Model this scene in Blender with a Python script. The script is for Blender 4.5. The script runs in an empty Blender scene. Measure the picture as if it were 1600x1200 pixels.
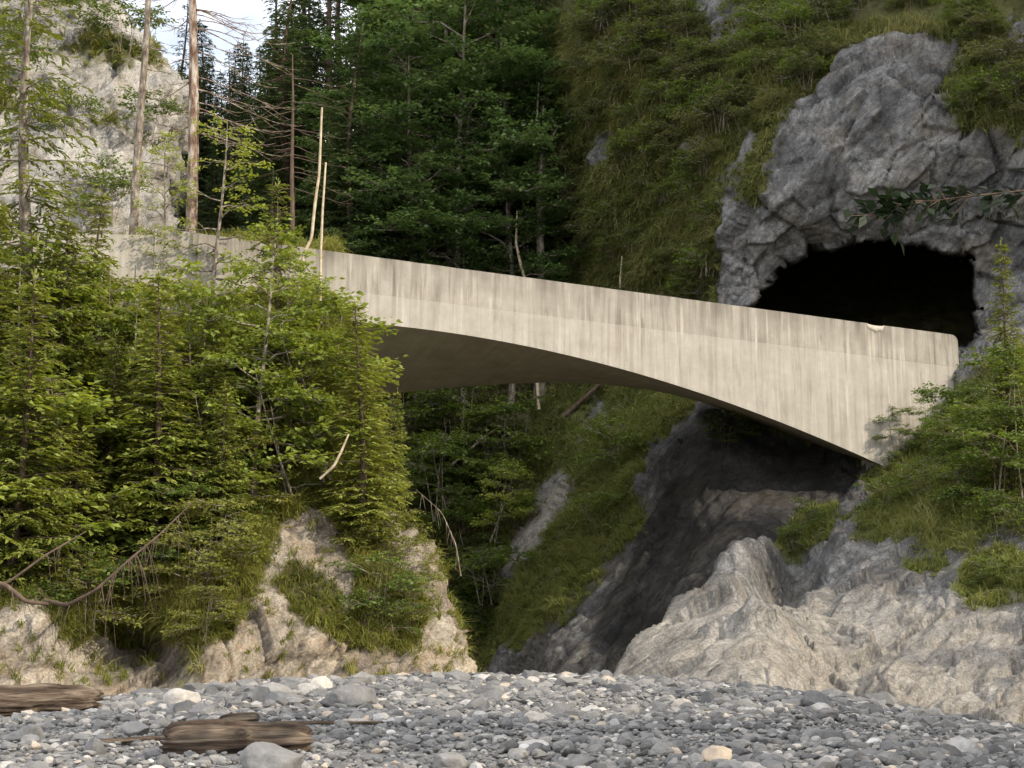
import bpy, math, random
import numpy as np
from mathutils import Vector

# ------------------------------------------------------------------ camera, sky, sun
S = bpy.context.scene
COL = S.collection
R_ = math.radians
FPX = 2462.0                      # focal length in photo pixels (1600 wide)
HZ = 1060.0                       # eye level in the photo
EYE = 1.6
TH = math.atan((HZ - 600) / FPX)
cam_d = bpy.data.cameras.new('camera')
cam = bpy.data.objects.new('camera', cam_d)
COL.objects.link(cam)
cam.location = (0, 0, EYE)
cam.rotation_euler = (math.pi / 2 + TH, 0, 0)
cam_d.sensor_width = 36
cam_d.lens = FPX / 1600 * 36
cam_d.clip_end = 2000
S.camera = cam

SUN_AZ, SUN_EL = R_(60), R_(31)    # azimuth measured from behind the camera towards the right
sx, sy, sz = math.sin(SUN_AZ) * math.cos(SUN_EL), -math.cos(SUN_AZ) * math.cos(SUN_EL), math.sin(SUN_EL)
sun_d = bpy.data.lights.new('sun', 'SUN')
sun_d.energy = 3.5
sun_d.angle = R_(0.5)
sun_d.color = (1.0, 0.87, 0.68)
sun = bpy.data.objects.new('sun', sun_d)
COL.objects.link(sun)
sun.location = (60, -20, 60)
sun.rotation_euler = Vector((sx, sy, sz)).to_track_quat('Z', 'Y').to_euler()

W = bpy.data.worlds.new('World')
S.world = W
W.use_nodes = True
nt = W.node_tree
nt.nodes.clear()
out = nt.nodes.new('ShaderNodeOutputWorld')
bg = nt.nodes.new('ShaderNodeBackground')
sky = nt.nodes.new('ShaderNodeTexSky')
sky.sky_type = 'NISHITA'
sky.sun_disc = False
sky.sun_elevation = SUN_EL
sky.sun_rotation = math.atan2(sx, sy)
sky.air_density = 1.0
sky.dust_density = 1.5
tc = nt.nodes.new('ShaderNodeTexCoord')
cn = nt.nodes.new('ShaderNodeTexNoise')
cn.inputs['Scale'].default_value = 5.0
cn.inputs['Detail'].default_value = 7
cr = nt.nodes.new('ShaderNodeValToRGB')
cr.color_ramp.elements[0].position = 0.27
cr.color_ramp.elements[0].color = (0, 0, 0, 1)
cr.color_ramp.elements[1].position = 0.50
cr.color_ramp.elements[1].color = (1, 1, 1, 1)
mx = nt.nodes.new('ShaderNodeMixRGB')
mx.inputs[2].default_value = (11.0, 11.0, 11.3, 1)
nt.links.new(tc.outputs['Generated'], cn.inputs['Vector'])
nt.links.new(cn.outputs['Fac'], cr.inputs['Fac'])
nt.links.new(cr.outputs['Color'], mx.inputs[0])
nt.links.new(sky.outputs['Color'], mx.inputs[1])
nt.links.new(mx.outputs[0], bg.inputs['Color'])
nt.links.new(bg.outputs[0], out.inputs['Surface'])
bg.inputs['Strength'].default_value = 0.15

S.view_settings.view_transform = 'Standard'
S.view_settings.look = 'None'
S.view_settings.exposure = 0.37
S.view_settings.gamma = 1
S.render.engine = 'CYCLES'
S.cycles.max_bounces = 5
S.cycles.diffuse_bounces = 3
S.cycles.glossy_bounces = 1
S.cycles.transmission_bounces = 3
S.cycles.use_adaptive_sampling = True
S.cycles.adaptive_threshold = 0.02

# ------------------------------------------------------------------ numeric helpers
def P(px, py, Y):
    """point at world depth Y seen at photo pixel (px, py)"""
    px, py, Y = np.asarray(px, float), np.asarray(py, float), np.asarray(Y, float)
    x = (px - 800) / FPX
    y = (600 - py) / FPX
    dy = math.cos(TH) - y * math.sin(TH)
    dz = math.sin(TH) + y * math.cos(TH)
    t = Y / dy
    return np.stack(np.broadcast_arrays(x * t, Y, EYE + dz * t), -1)

_rs = np.random.RandomState(7)
_perm = _rs.permutation(256)
_perm = np.concatenate([_perm, _perm, _perm])
_g = _rs.normal(size=(256, 3))
_g /= np.linalg.norm(_g, axis=1)[:, None]
_rnd = _rs.rand(256, 4)

def perlin(p):
    i = np.floor(p).astype(int)
    f = p - i
    u = f * f * f * (f * (f * 6 - 15) + 10)
    i &= 255
    r = 0
    for a in (0, 1):
        for b in (0, 1):
            for c in (0, 1):
                h = _perm[_perm[_perm[(i[:, 0] + a) & 255] + ((i[:, 1] + b) & 255)] + ((i[:, 2] + c) & 255)]
                g = _g[h]
                d = (g[:, 0] * (f[:, 0] - a) + g[:, 1] * (f[:, 1] - b) + g[:, 2] * (f[:, 2] - c))
                w = (u[:, 0] if a else 1 - u[:, 0]) * (u[:, 1] if b else 1 - u[:, 1]) * (u[:, 2] if c else 1 - u[:, 2])
                r = r + w * d
    return r

def fbm(p, octv=4, gain=0.5):
    s, a, r = 1.0, 1.0, 0
    for k in range(octv):
        r = r + a * perlin(p * s + 17.3 * k)
        s *= 2.03
        a *= gain
    return r

def ridged(p, octv=3):
    s, a, r = 1.0, 1.0, 0
    for k in range(octv):
        r = r + a * (1 - np.abs(perlin(p * s + 9.1 * k)) * 2)
        s *= 2.1
        a *= 0.5
    return r

def worley(p, tilt=1.0):
    """edge distance and a tilted facet height of the nearest cell"""
    i = np.floor(p).astype(int)
    n = len(p)
    f1, f2, v = np.full(n, 9.0), np.full(n, 9.0), np.zeros(n)
    for a in (-1, 0, 1):
        for b in (-1, 0, 1):
            for c in (-1, 0, 1):
                q = i + (a, b, c)
                qq = q & 255
                h = _perm[_perm[_perm[qq[:, 0]] + qq[:, 1]] + qq[:, 2]]
                dv = p - q - _rnd[h, :3]
                d = np.linalg.norm(dv, axis=1)
                m = d < f1
                f2 = np.where(m, f1, np.minimum(f2, d))
                v = np.where(m, _rnd[h, 3] - 0.5 + tilt * (dv * _g[h]).sum(1), v)
                f1 = np.where(m, d, f1)
    return f2 - f1, v

def smooth(a, b, x):
    t = np.clip((x - a) / (b - a), 0, 1)
    return t * t * (3 - 2 * t)

class TPS:
    def __init__(self, pts, reg=0.002):
        p = np.array(pts, float)
        self.c = p[:, :2] / 400
        n = len(p)
        K = self._k(self.c, self.c) + reg * np.eye(n)
        Q = np.c_[np.ones(n), self.c]
        A = np.zeros((n + 3, n + 3))
        A[:n, :n] = K
        A[:n, n:] = Q
        A[n:, :n] = Q.T
        self.w = np.linalg.solve(A, np.r_[p[:, 2], 0, 0, 0])
    @staticmethod
    def _k(a, b):
        d2 = ((a[:, None, :] - b[None, :, :]) ** 2).sum(-1)
        return 0.5 * d2 * np.log(d2 + 1e-9)
    def __call__(self, px, py):
        px, py = np.broadcast_arrays(np.asarray(px, float), np.asarray(py, float))
        q = np.c_[px.ravel(), py.ravel()] / 400
        r = np.zeros(len(q))
        for s in range(0, len(q), 20000):
            qq = q[s:s + 20000]
            r[s:s + 20000] = self._k(qq, self.c) @ self.w[:-3] + self.w[-3] + qq @ self.w[-2:]
        return r.reshape(px.shape)

def inside(poly, px, py):
    """signed distance to a polygon, positive inside"""
    poly = np.array(poly, float)
    q = np.c_[np.ravel(px), np.ravel(py)]
    d = np.full(len(q), 1e9)
    ins = np.zeros(len(q), bool)
    for k in range(len(poly)):
        a, b = poly[k - 1], poly[k]
        ab = b - a
        t = np.clip(((q - a) @ ab) / (ab @ ab), 0, 1)
        d = np.minimum(d, np.linalg.norm(q - a - t[:, None] * ab, axis=1))
        c = (a[1] > q[:, 1]) != (b[1] > q[:, 1])
        xx = a[0] + (q[:, 1] - a[1]) * (ab[0]) / (ab[1] if ab[1] else 1e-9)
        ins ^= c & (q[:, 0] < xx)
    return np.where(ins, d, -d).reshape(np.shape(px))

def link_mesh(name, V, F, mat, parent=None, attrs=None, flat=False, link=True):
    V = np.ascontiguousarray(V, np.float32)
    F = np.ascontiguousarray(F, np.int32)
    me = bpy.data.meshes.new(name)
    k = F.shape[1]
    me.vertices.add(len(V))
    me.vertices.foreach_set('co', V.ravel())
    me.loops.add(F.size)
    me.loops.foreach_set('vertex_index', F.ravel())
    me.polygons.add(len(F))
    me.polygons.foreach_set('loop_start', np.arange(len(F), dtype=np.int32) * k)
    me.polygons.foreach_set('loop_total', np.full(len(F), k, np.int32))
    me.polygons.foreach_set('use_smooth', np.full(len(F), not flat, bool))
    for an, av in (attrs or {}).items():
        at = me.attributes.new(an, 'FLOAT', 'POINT')
        at.data.foreach_set('value', np.ascontiguousarray(av, np.float32).ravel())
    me.update(calc_edges=True)
    me.materials.append(mat)
    o = bpy.data.objects.new(name, me)
    if link:
        COL.objects.link(o)
    if parent:
        o.parent = parent
    return o

def tag(o, label=None, cat=None, group=None, kind=None):
    if label: o['label'] = label
    if cat: o['category'] = cat
    if group: o['group'] = group
    if kind: o['kind'] = kind
    return o

def empty(name, loc, label, cat, group=None, rz=0, s=1.0):
    o = bpy.data.objects.new(name, None)
    COL.objects.link(o)
    o.location = loc
    o.rotation_euler = (0, 0, rz)
    o.scale = (s, s, s)
    o.empty_display_size = 0.3
    return tag(o, label, cat, group)

class MB:
    """collects quads"""
    def __init__(self):
        self.V, self.F, self.T, self.n = [], [], [], 0
    def add(self, V, F, t=0.5):
        V = np.asarray(V, float)
        self.V.append(V)
        self.F.append(np.asarray(F, int) + self.n)
        self.T.append(np.broadcast_to(np.asarray(t, float), (len(V),)))
        self.n += len(V)
    def tube(self, pts, rad, sides=6, t=0.5, cap=True):
        pts = np.asarray(pts, float)
        rad = np.broadcast_to(np.asarray(rad, float), (len(pts),))
        tan = np.gradient(pts, axis=0)
        tan /= np.linalg.norm(tan, axis=1)[:, None] + 1e-9
        ref = np.array([0, 0, 1.0]) if abs(tan[0, 2]) < 0.8 else np.array([1.0, 0, 0])
        u = np.cross(tan, ref)
        u /= np.linalg.norm(u, axis=1)[:, None] + 1e-9
        v = np.cross(tan, u)
        a = np.arange(sides) / sides * 2 * math.pi
        ring = pts[:, None] + rad[:, None, None] * (np.cos(a)[None, :, None] * u[:, None] + np.sin(a)[None, :, None] * v[:, None])
        n = len(pts)
        F = []
        for i in range(n - 1):
            for j in range(sides):
                k = (j + 1) % sides
                F.append((i * sides + j, i * sides + k, (i + 1) * sides + k, (i + 1) * sides + j))
        self.add(ring.reshape(-1, 3), F, t)
    def leaves(self, C, D, N, L, Wd, t, fold=0.15):
        """diamond leaves: base C, direction D, normal N"""
        C, D, N = np.asarray(C), np.asarray(D), np.asarray(N)
        D = D / (np.linalg.norm(D, axis=1)[:, None] + 1e-9)
        sd = np.cross(D, N)
        sd /= np.linalg.norm(sd, axis=1)[:, None] + 1e-9
        nn = np.cross(sd, D)
        L = np.broadcast_to(L, (len(C),))[:, None]
        Wd = np.broadcast_to(Wd, (len(C),))[:, None]
        mid = C + D * L * 0.45 + nn * L * fold * 0.5
        V = np.stack([C, mid + sd * Wd * 0.5, C + D * L - nn * L * fold * 0.4, mid - sd * Wd * 0.5], 1).reshape(-1, 3)
        F = np.arange(len(C) * 4).reshape(-1, 4)
        self.add(V, F, np.repeat(np.broadcast_to(t, (len(C),)), 4))
    def build(self, name, mat, parent=None, flat=False):
        return link_mesh(name, np.concatenate(self.V), np.concatenate(self.F), mat, parent,
                         {'tint': np.concatenate(self.T)}, flat)

# ------------------------------------------------------------------ materials
def new_mat(name):
    m = bpy.data.materials.new(name)
    m.use_nodes = True
    n = m.node_tree
    n.nodes.clear()
    o = n.nodes.new('ShaderNodeOutputMaterial')
    return m, n, o

def N_(n, typ, **kw):
    x = n.nodes.new(typ)
    for k, v in kw.items():
        if k.startswith('i_'):
            x.inputs[k[2:].replace('_', ' ')].default_value = v
        else:
            setattr(x, k, v)
    return x

def ramp(n, stops):
    r = n.nodes.new('ShaderNodeValToRGB')
    e = r.color_ramp.elements
    while len(e) < len(stops):
        e.new(0.5)
    for k, (p, c) in enumerate(stops):
        e[k].position = p
        e[k].color = (*c, 1) if len(c) == 3 else c
    return r

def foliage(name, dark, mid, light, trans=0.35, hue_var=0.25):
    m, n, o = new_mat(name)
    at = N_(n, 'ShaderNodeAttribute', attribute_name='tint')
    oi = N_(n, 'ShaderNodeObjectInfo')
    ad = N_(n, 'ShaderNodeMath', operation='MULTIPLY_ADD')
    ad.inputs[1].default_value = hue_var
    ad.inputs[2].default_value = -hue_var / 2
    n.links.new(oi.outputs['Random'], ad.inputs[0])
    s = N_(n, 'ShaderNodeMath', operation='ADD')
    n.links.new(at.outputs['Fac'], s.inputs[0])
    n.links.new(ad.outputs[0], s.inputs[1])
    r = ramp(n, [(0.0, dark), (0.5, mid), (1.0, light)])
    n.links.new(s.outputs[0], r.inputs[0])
    b = N_(n, 'ShaderNodeBsdfPrincipled')
    b.inputs['Roughness'].default_value = 0.55
    b.inputs['Specular IOR Level'].default_value = 0.3
    tr = N_(n, 'ShaderNodeBsdfTranslucent')
    hs = N_(n, 'ShaderNodeHueSaturation', i_Saturation=1.15, i_Value=1.25, i_Hue=0.485)
    n.links.new(r.outputs[0], b.inputs['Base Color'])
    n.links.new(r.outputs[0], hs.inputs['Color'])
    n.links.new(hs.outputs[0], tr.inputs[0])
    mixs = N_(n, 'ShaderNodeMixShader')
    mixs.inputs[0].default_value = trans
    n.links.new(b.outputs[0], mixs.inputs[1])
    n.links.new(tr.outputs[0], mixs.inputs[2])
    n.links.new(mixs.outputs[0], o.inputs[0])
    return m

def noise_mat(name, stops, scale, rough=0.85, bump=0.4, bscale=12, stretch=(1, 1, 1), detail=6, dist=0.02, tint=0.0):
    m, n, o = new_mat(name)
    tc = N_(n, 'ShaderNodeTexCoord')
    mp = N_(n, 'ShaderNodeMapping')
    mp.inputs['Scale'].default_value = stretch
    n.links.new(tc.outputs['Object'], mp.inputs[0])
    no = N_(n, 'ShaderNodeTexNoise', i_Scale=scale, i_Detail=detail, i_Roughness=0.62)
    n.links.new(mp.outputs[0], no.inputs['Vector'])
    r = ramp(n, stops)
    n.links.new(no.outputs['Fac'], r.inputs[0])
    b = N_(n, 'ShaderNodeBsdfPrincipled')
    b.inputs['Roughness'].default_value = rough
    b.inputs['Specular IOR Level'].default_value = 0.25
    col = r.outputs[0]
    if tint:
        at = N_(n, 'ShaderNodeAttribute', attribute_name='tint')
        hs = N_(n, 'ShaderNodeHueSaturation')
        mr = N_(n, 'ShaderNodeMapRange')
        mr.inputs['To Min'].default_value = 1 - tint
        mr.inputs['To Max'].default_value = 1 + tint
        n.links.new(at.outputs['Fac'], mr.inputs[0])
        n.links.new(mr.outputs[0], hs.inputs['Value'])
        n.links.new(col, hs.inputs['Color'])
        col = hs.outputs[0]
    n.links.new(col, b.inputs['Base Color'])
    nb = N_(n, 'ShaderNodeTexNoise', i_Scale=bscale, i_Detail=8, i_Roughness=0.65)
    n.links.new(mp.outputs[0], nb.inputs['Vector'])
    bp = N_(n, 'ShaderNodeBump', i_Strength=bump, i_Distance=dist)
    n.links.new(nb.outputs['Fac'], bp.inputs['Height'])
    n.links.new(bp.outputs[0], b.inputs['Normal'])
    n.links.new(b.outputs[0], o.inputs[0])
    return m

def rock_mat(name, c_dark, c_mid, c_light, c_stain, soil_a, soil_b, bed=(0.6, 0.15, 0.75), stain_shade=0.5):
    """limestone with bedding bands, stains and an attribute 'grass' that turns it to turf soil"""
    m, n, o = new_mat(name)
    L = n.links.new
    tc = N_(n, 'ShaderNodeTexCoord')
    # coordinates stretched along the bedding
    mp = N_(n, 'ShaderNodeMapping')
    v = Vector(bed).normalized()
    q = v.rotation_difference(Vector((0, 0, 1)))
    mp.inputs['Rotation'].default_value = q.to_euler()
    mp2 = N_(n, 'ShaderNodeMapping')
    mp2.inputs['Scale'].default_value = (1, 1, 0.5)
    L(tc.outputs['Object'], mp.inputs[0])
    L(mp.outputs[0], mp2.inputs[0])
    n1 = N_(n, 'ShaderNodeTexNoise', i_Scale=0.45, i_Detail=5, i_Roughness=0.65)
    n2 = N_(n, 'ShaderNodeTexNoise', i_Scale=3.2, i_Detail=8, i_Roughness=0.75)
    n3 = N_(n, 'ShaderNodeTexNoise', i_Scale=0.7, i_Detail=5, i_Roughness=0.7)
    L(tc.outputs['Object'], n1.inputs['Vector'])
    L(mp2.outputs[0], n2.inputs['Vector'])
    L(tc.outputs['Object'], n3.inputs['Vector'])
    av = N_(n, 'ShaderNodeMath', operation='MULTIPLY_ADD')
    av.inputs[1].default_value = 0.5
    h = N_(n, 'ShaderNodeMath', operation='MULTIPLY')
    h.inputs[1].default_value = 0.5
    L(n2.outputs['Fac'], h.inputs[0])
    L(n1.outputs['Fac'], av.inputs[0])
    L(h.outputs[0], av.inputs[2])
    r = ramp(n, [(0.38, c_dark), (0.49, c_mid), (0.61, c_light)])
    L(av.outputs[0], r.inputs[0])
    rs = ramp(n, [(0.50, (0, 0, 0)), (0.66, (stain_shade,) * 3)])
    L(n3.outputs['Fac'], rs.inputs[0])
    mx = N_(n, 'ShaderNodeMixRGB')
    mx.inputs[2].default_value = (*c_stain, 1)
    L(rs.outputs[0], mx.inputs[0])
    L(r.outputs[0], mx.inputs[1])
    wa = N_(n, 'ShaderNodeAttribute', attribute_name='sun_scree')
    wm = N_(n, 'ShaderNodeMixRGB')
    wm.inputs[2].default_value = (0.46, 0.415, 0.345, 1)  # pale tone: painted sunlight by the river, and the scree
    wf = N_(n, 'ShaderNodeMath', operation='MULTIPLY')
    L(wa.outputs['Fac'], wf.inputs[0])
    L(n2.outputs['Fac'], wf.inputs[1])
    L(wf.outputs[0], wm.inputs[0])
    L(mx.outputs[0], wm.inputs[1])
    mx = wm
    sa = N_(n, 'ShaderNodeAttribute', attribute_name='painted_shade')
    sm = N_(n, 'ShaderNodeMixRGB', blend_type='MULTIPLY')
    sm.inputs[2].default_value = (0.27, 0.26, 0.25, 1)  # darkens the rock colour to paint the shade under the bridge
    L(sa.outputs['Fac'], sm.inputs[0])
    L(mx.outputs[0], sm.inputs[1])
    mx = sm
    at = N_(n, 'ShaderNodeAttribute', attribute_name='grass')
    ns = N_(n, 'ShaderNodeTexNoise', i_Scale=3.5, i_Detail=4, i_Roughness=0.7)
    L(tc.outputs['Object'], ns.inputs['Vector'])
    so = ramp(n, [(0.35, soil_a), (0.65, soil_b)])
    L(ns.outputs['Fac'], so.inputs[0])
    # dirt filled cracks and speckle
    wq = N_(n, 'ShaderNodeMixRGB')
    wq.inputs[0].default_value = 0.16
    L(mp2.outputs[0], wq.inputs[1])
    L(n2.outputs['Color'], wq.inputs[2])
    for sc_, wd_, dk_ in ((0.9, 0.03, 0.42),):
        vc = N_(n, 'ShaderNodeTexVoronoi', i_Scale=sc_, feature='DISTANCE_TO_EDGE')
        L(wq.outputs[0], vc.inputs['Vector'])
        rc = ramp(n, [(0.0, (dk_,) * 3), (wd_, (1, 1, 1))])
        L(vc.outputs['Distance'], rc.inputs[0])
        mc = N_(n, 'ShaderNodeMixRGB', blend_type='MULTIPLY')
        L(n3.outputs['Fac'], mc.inputs[0])
        L(mx.outputs[0], mc.inputs[1])
        L(rc.outputs[0], mc.inputs[2])
        mx = mc
    nk = N_(n, 'ShaderNodeTexNoise', i_Scale=16, i_Detail=5, i_Roughness=0.8)
    L(tc.outputs['Object'], nk.inputs['Vector'])
    rk = ramp(n, [(0.38, (0.62,) * 3), (0.62, (1.3,) * 3)])
    L(nk.outputs['Fac'], rk.inputs[0])
    mk = N_(n, 'ShaderNodeMixRGB', blend_type='MULTIPLY')
    mk.inputs[0].default_value = 1
    L(mx.outputs[0], mk.inputs[1])
    L(rk.outputs[0], mk.inputs[2])
    mx = mk
    mg = N_(n, 'ShaderNodeMixRGB')
    L(at.outputs['Fac'], mg.inputs[0])
    L(mx.outputs[0], mg.inputs[1])
    L(so.outputs[0], mg.inputs[2])
    b = N_(n, 'ShaderNodeBsdfPrincipled')
    b.inputs['Roughness'].default_value = 0.85
    b.inputs['Specular IOR Level'].default_value = 0.25
    L(mg.outputs[0], b.inputs['Base Color'])
    n4 = N_(n, 'ShaderNodeTexNoise', i_Scale=7.0, i_Detail=7, i_Roughness=0.75)
    L(mp2.outputs[0], n4.inputs['Vector'])
    vo = N_(n, 'ShaderNodeTexVoronoi', i_Scale=1.9, feature='DISTANCE_TO_EDGE')
    wp = N_(n, 'ShaderNodeMixRGB')
    wp.inputs[0].default_value = 0.25
    L(mp2.outputs[0], wp.inputs[1])
    L(n2.outputs['Color'], wp.inputs[2])
    L(wp.outputs[0], vo.inputs['Vector'])
    rv = ramp(n, [(0.0, (0, 0, 0)), (0.08, (1, 1, 1))])
    L(vo.outputs['Distance'], rv.inputs[0])
    cm = N_(n, 'ShaderNodeMath', operation='MULTIPLY_ADD')
    cm.inputs[1].default_value = 0.45
    L(rv.outputs[0], cm.inputs[0])
    L(n4.outputs['Fac'], cm.inputs[2])
    bp = N_(n, 'ShaderNodeBump', i_Strength=0.8, i_Distance=0.10)
    L(cm.outputs[0], bp.inputs['Height'])
    L(bp.outputs[0], b.inputs['Normal'])
    L(b.outputs[0], o.inputs[0])
    return m

M = {}
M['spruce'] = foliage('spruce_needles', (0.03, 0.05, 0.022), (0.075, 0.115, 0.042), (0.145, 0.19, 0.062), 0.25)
M['spruce_lit'] = foliage('sunlit_spruce_needles', (0.065, 0.09, 0.022), (0.21, 0.245, 0.05), (0.38, 0.40, 0.10), 0.3)  # brighter copy of the spruce needles, sunlight put into the colour
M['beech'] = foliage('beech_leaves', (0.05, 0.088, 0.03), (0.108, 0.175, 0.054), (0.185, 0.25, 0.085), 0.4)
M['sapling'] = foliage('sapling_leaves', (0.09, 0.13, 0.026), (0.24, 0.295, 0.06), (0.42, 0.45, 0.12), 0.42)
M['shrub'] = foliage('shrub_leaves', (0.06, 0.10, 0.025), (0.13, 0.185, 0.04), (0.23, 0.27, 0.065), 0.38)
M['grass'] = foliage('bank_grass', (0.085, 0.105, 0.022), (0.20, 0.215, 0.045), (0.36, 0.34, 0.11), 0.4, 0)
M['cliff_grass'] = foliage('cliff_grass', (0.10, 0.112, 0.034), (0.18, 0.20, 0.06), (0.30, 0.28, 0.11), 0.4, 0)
M['heath'] = foliage('heath_leaves', (0.07, 0.08, 0.025), (0.13, 0.15, 0.045), (0.22, 0.22, 0.08), 0.38, 0.4)
M['branch_leaf'] = foliage('shaded_branch_leaves', (0.012, 0.024, 0.008), (0.03, 0.05, 0.015), (0.06, 0.09, 0.03), 0.2)  # leaf colour darkened to look shaded; the branch itself is lit
M['slope_grass'] = foliage('slope_grass', (0.11, 0.13, 0.034), (0.185, 0.215, 0.058), (0.30, 0.30, 0.11), 0.4, 0)
M['bark'] = noise_mat('grey_bark', [(0.34, (0.07, 0.052, 0.04)), (0.5, (0.19, 0.155, 0.12)), (0.66, (0.36, 0.33, 0.28))], 9, bump=0.6, bscale=20, stretch=(1, 1, 0.35))
M['bark_dark'] = noise_mat('spruce_bark', [(0.3, (0.045, 0.03, 0.022)), (0.6, (0.12, 0.085, 0.06)), (0.8, (0.2, 0.16, 0.12))], 6, bump=0.6, bscale=20, stretch=(1, 1, 0.35))
M['bark_dead'] = noise_mat('dead_bark', [(0.38, (0.10, 0.055, 0.035)), (0.5, (0.22, 0.155, 0.115)), (0.62, (0.42, 0.37, 0.31))], 7, bump=0.6, bscale=20, stretch=(1, 1, 0.3))
M['pale_wood'] = noise_mat('pale_bare_wood', [(0.3, (0.32, 0.24, 0.15)), (0.7, (0.6, 0.52, 0.38))], 5, bump=0.3, bscale=20)
M['driftwood'] = noise_mat('driftwood', [(0.34, (0.018, 0.012, 0.009)), (0.5, (0.095, 0.068, 0.048)), (0.66, (0.25, 0.20, 0.15))], 11, bump=1.0, bscale=30, stretch=(0.1, 1, 1), dist=0.04)
M['cliff'] = rock_mat('grey_limestone', (0.055, 0.055, 0.055), (0.122, 0.121, 0.120), (0.28, 0.275, 0.265), (0.20, 0.17, 0.13),
                      (0.07, 0.07, 0.025), (0.12, 0.125, 0.04))
M['bank'] = rock_mat('bank_rock', (0.13, 0.11, 0.09), (0.28, 0.24, 0.19), (0.46, 0.41, 0.335), (0.34, 0.25, 0.15),
                     (0.06, 0.045, 0.025), (0.13, 0.11, 0.05), stain_shade=0.6)
M['pale_cliff'] = rock_mat('pale_limestone', (0.16, 0.155, 0.145), (0.33, 0.315, 0.295), (0.49, 0.475, 0.445), (0.30, 0.25, 0.17),
                           (0.07, 0.06, 0.025), (0.12, 0.13, 0.04))
M['soil'] = noise_mat('forest_soil', [(0.35, (0.035, 0.03, 0.016)), (0.55, (0.08, 0.075, 0.03)), (0.7, (0.16, 0.14, 0.09))], 1.2, bump=0.6, bscale=3, dist=0.2)
M['ground'] = noise_mat('gravel_ground', [(0.3, (0.10, 0.10, 0.10)), (0.55, (0.22, 0.22, 0.215)), (0.75, (0.34, 0.33, 0.31))], 9, bump=0.9, bscale=14, dist=0.06)
M['road'] = noise_mat('road_gravel', [(0.3, (0.2, 0.18, 0.15)), (0.7, (0.34, 0.31, 0.27))], 6, bump=0.5, bscale=25)

def gravel_mat():
    m, n, o = new_mat('river_stones')
    L = n.links.new
    at = N_(n, 'ShaderNodeAttribute', attribute_name='tint')
    r = ramp(n, [(0.0, (0.07, 0.07, 0.07)), (0.25, (0.122, 0.121, 0.120)), (0.5, (0.172, 0.170, 0.166)), (0.72, (0.235, 0.228, 0.215)),
                 (0.86, (0.37, 0.36, 0.345)), (0.95, (0.36, 0.30, 0.23)), (1.0, (0.50, 0.49, 0.475))])
    L(at.outputs['Fac'], r.inputs[0])
    tc = N_(n, 'ShaderNodeTexCoord')
    no = N_(n, 'ShaderNodeTexNoise', i_Scale=14, i_Detail=6, i_Roughness=0.7)
    L(tc.outputs['Object'], no.inputs['Vector'])
    mr = N_(n, 'ShaderNodeMapRange')
    mr.inputs['From Min'].default_value = 0.3
    mr.inputs['From Max'].default_value = 0.7
    mr.inputs['To Min'].default_value = 0.75
    mr.inputs['To Max'].default_value = 1.25
    L(no.outputs['Fac'], mr.inputs[0])
    hs = N_(n, 'ShaderNodeHueSaturation')
    L(mr.outputs[0], hs.inputs['Value'])
    L(r.outputs[0], hs.inputs['Color'])
    b = N_(n, 'ShaderNodeBsdfPrincipled', i_Roughness=0.75)
    b.inputs['Specular IOR Level'].default_value = 0.3
    L(hs.outputs[0], b.inputs['Base Color'])
    nb = N_(n, 'ShaderNodeTexNoise', i_Scale=40, i_Detail=6)
    L(tc.outputs['Object'], nb.inputs['Vector'])
    bp = N_(n, 'ShaderNodeBump', i_Strength=0.5, i_Distance=0.015)
    L(nb.outputs['Fac'], bp.inputs['Height'])
    L(bp.outputs[0], b.inputs['Normal'])
    L(b.outputs[0], o.inputs[0])
    return m
M['stones'] = gravel_mat()

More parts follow.
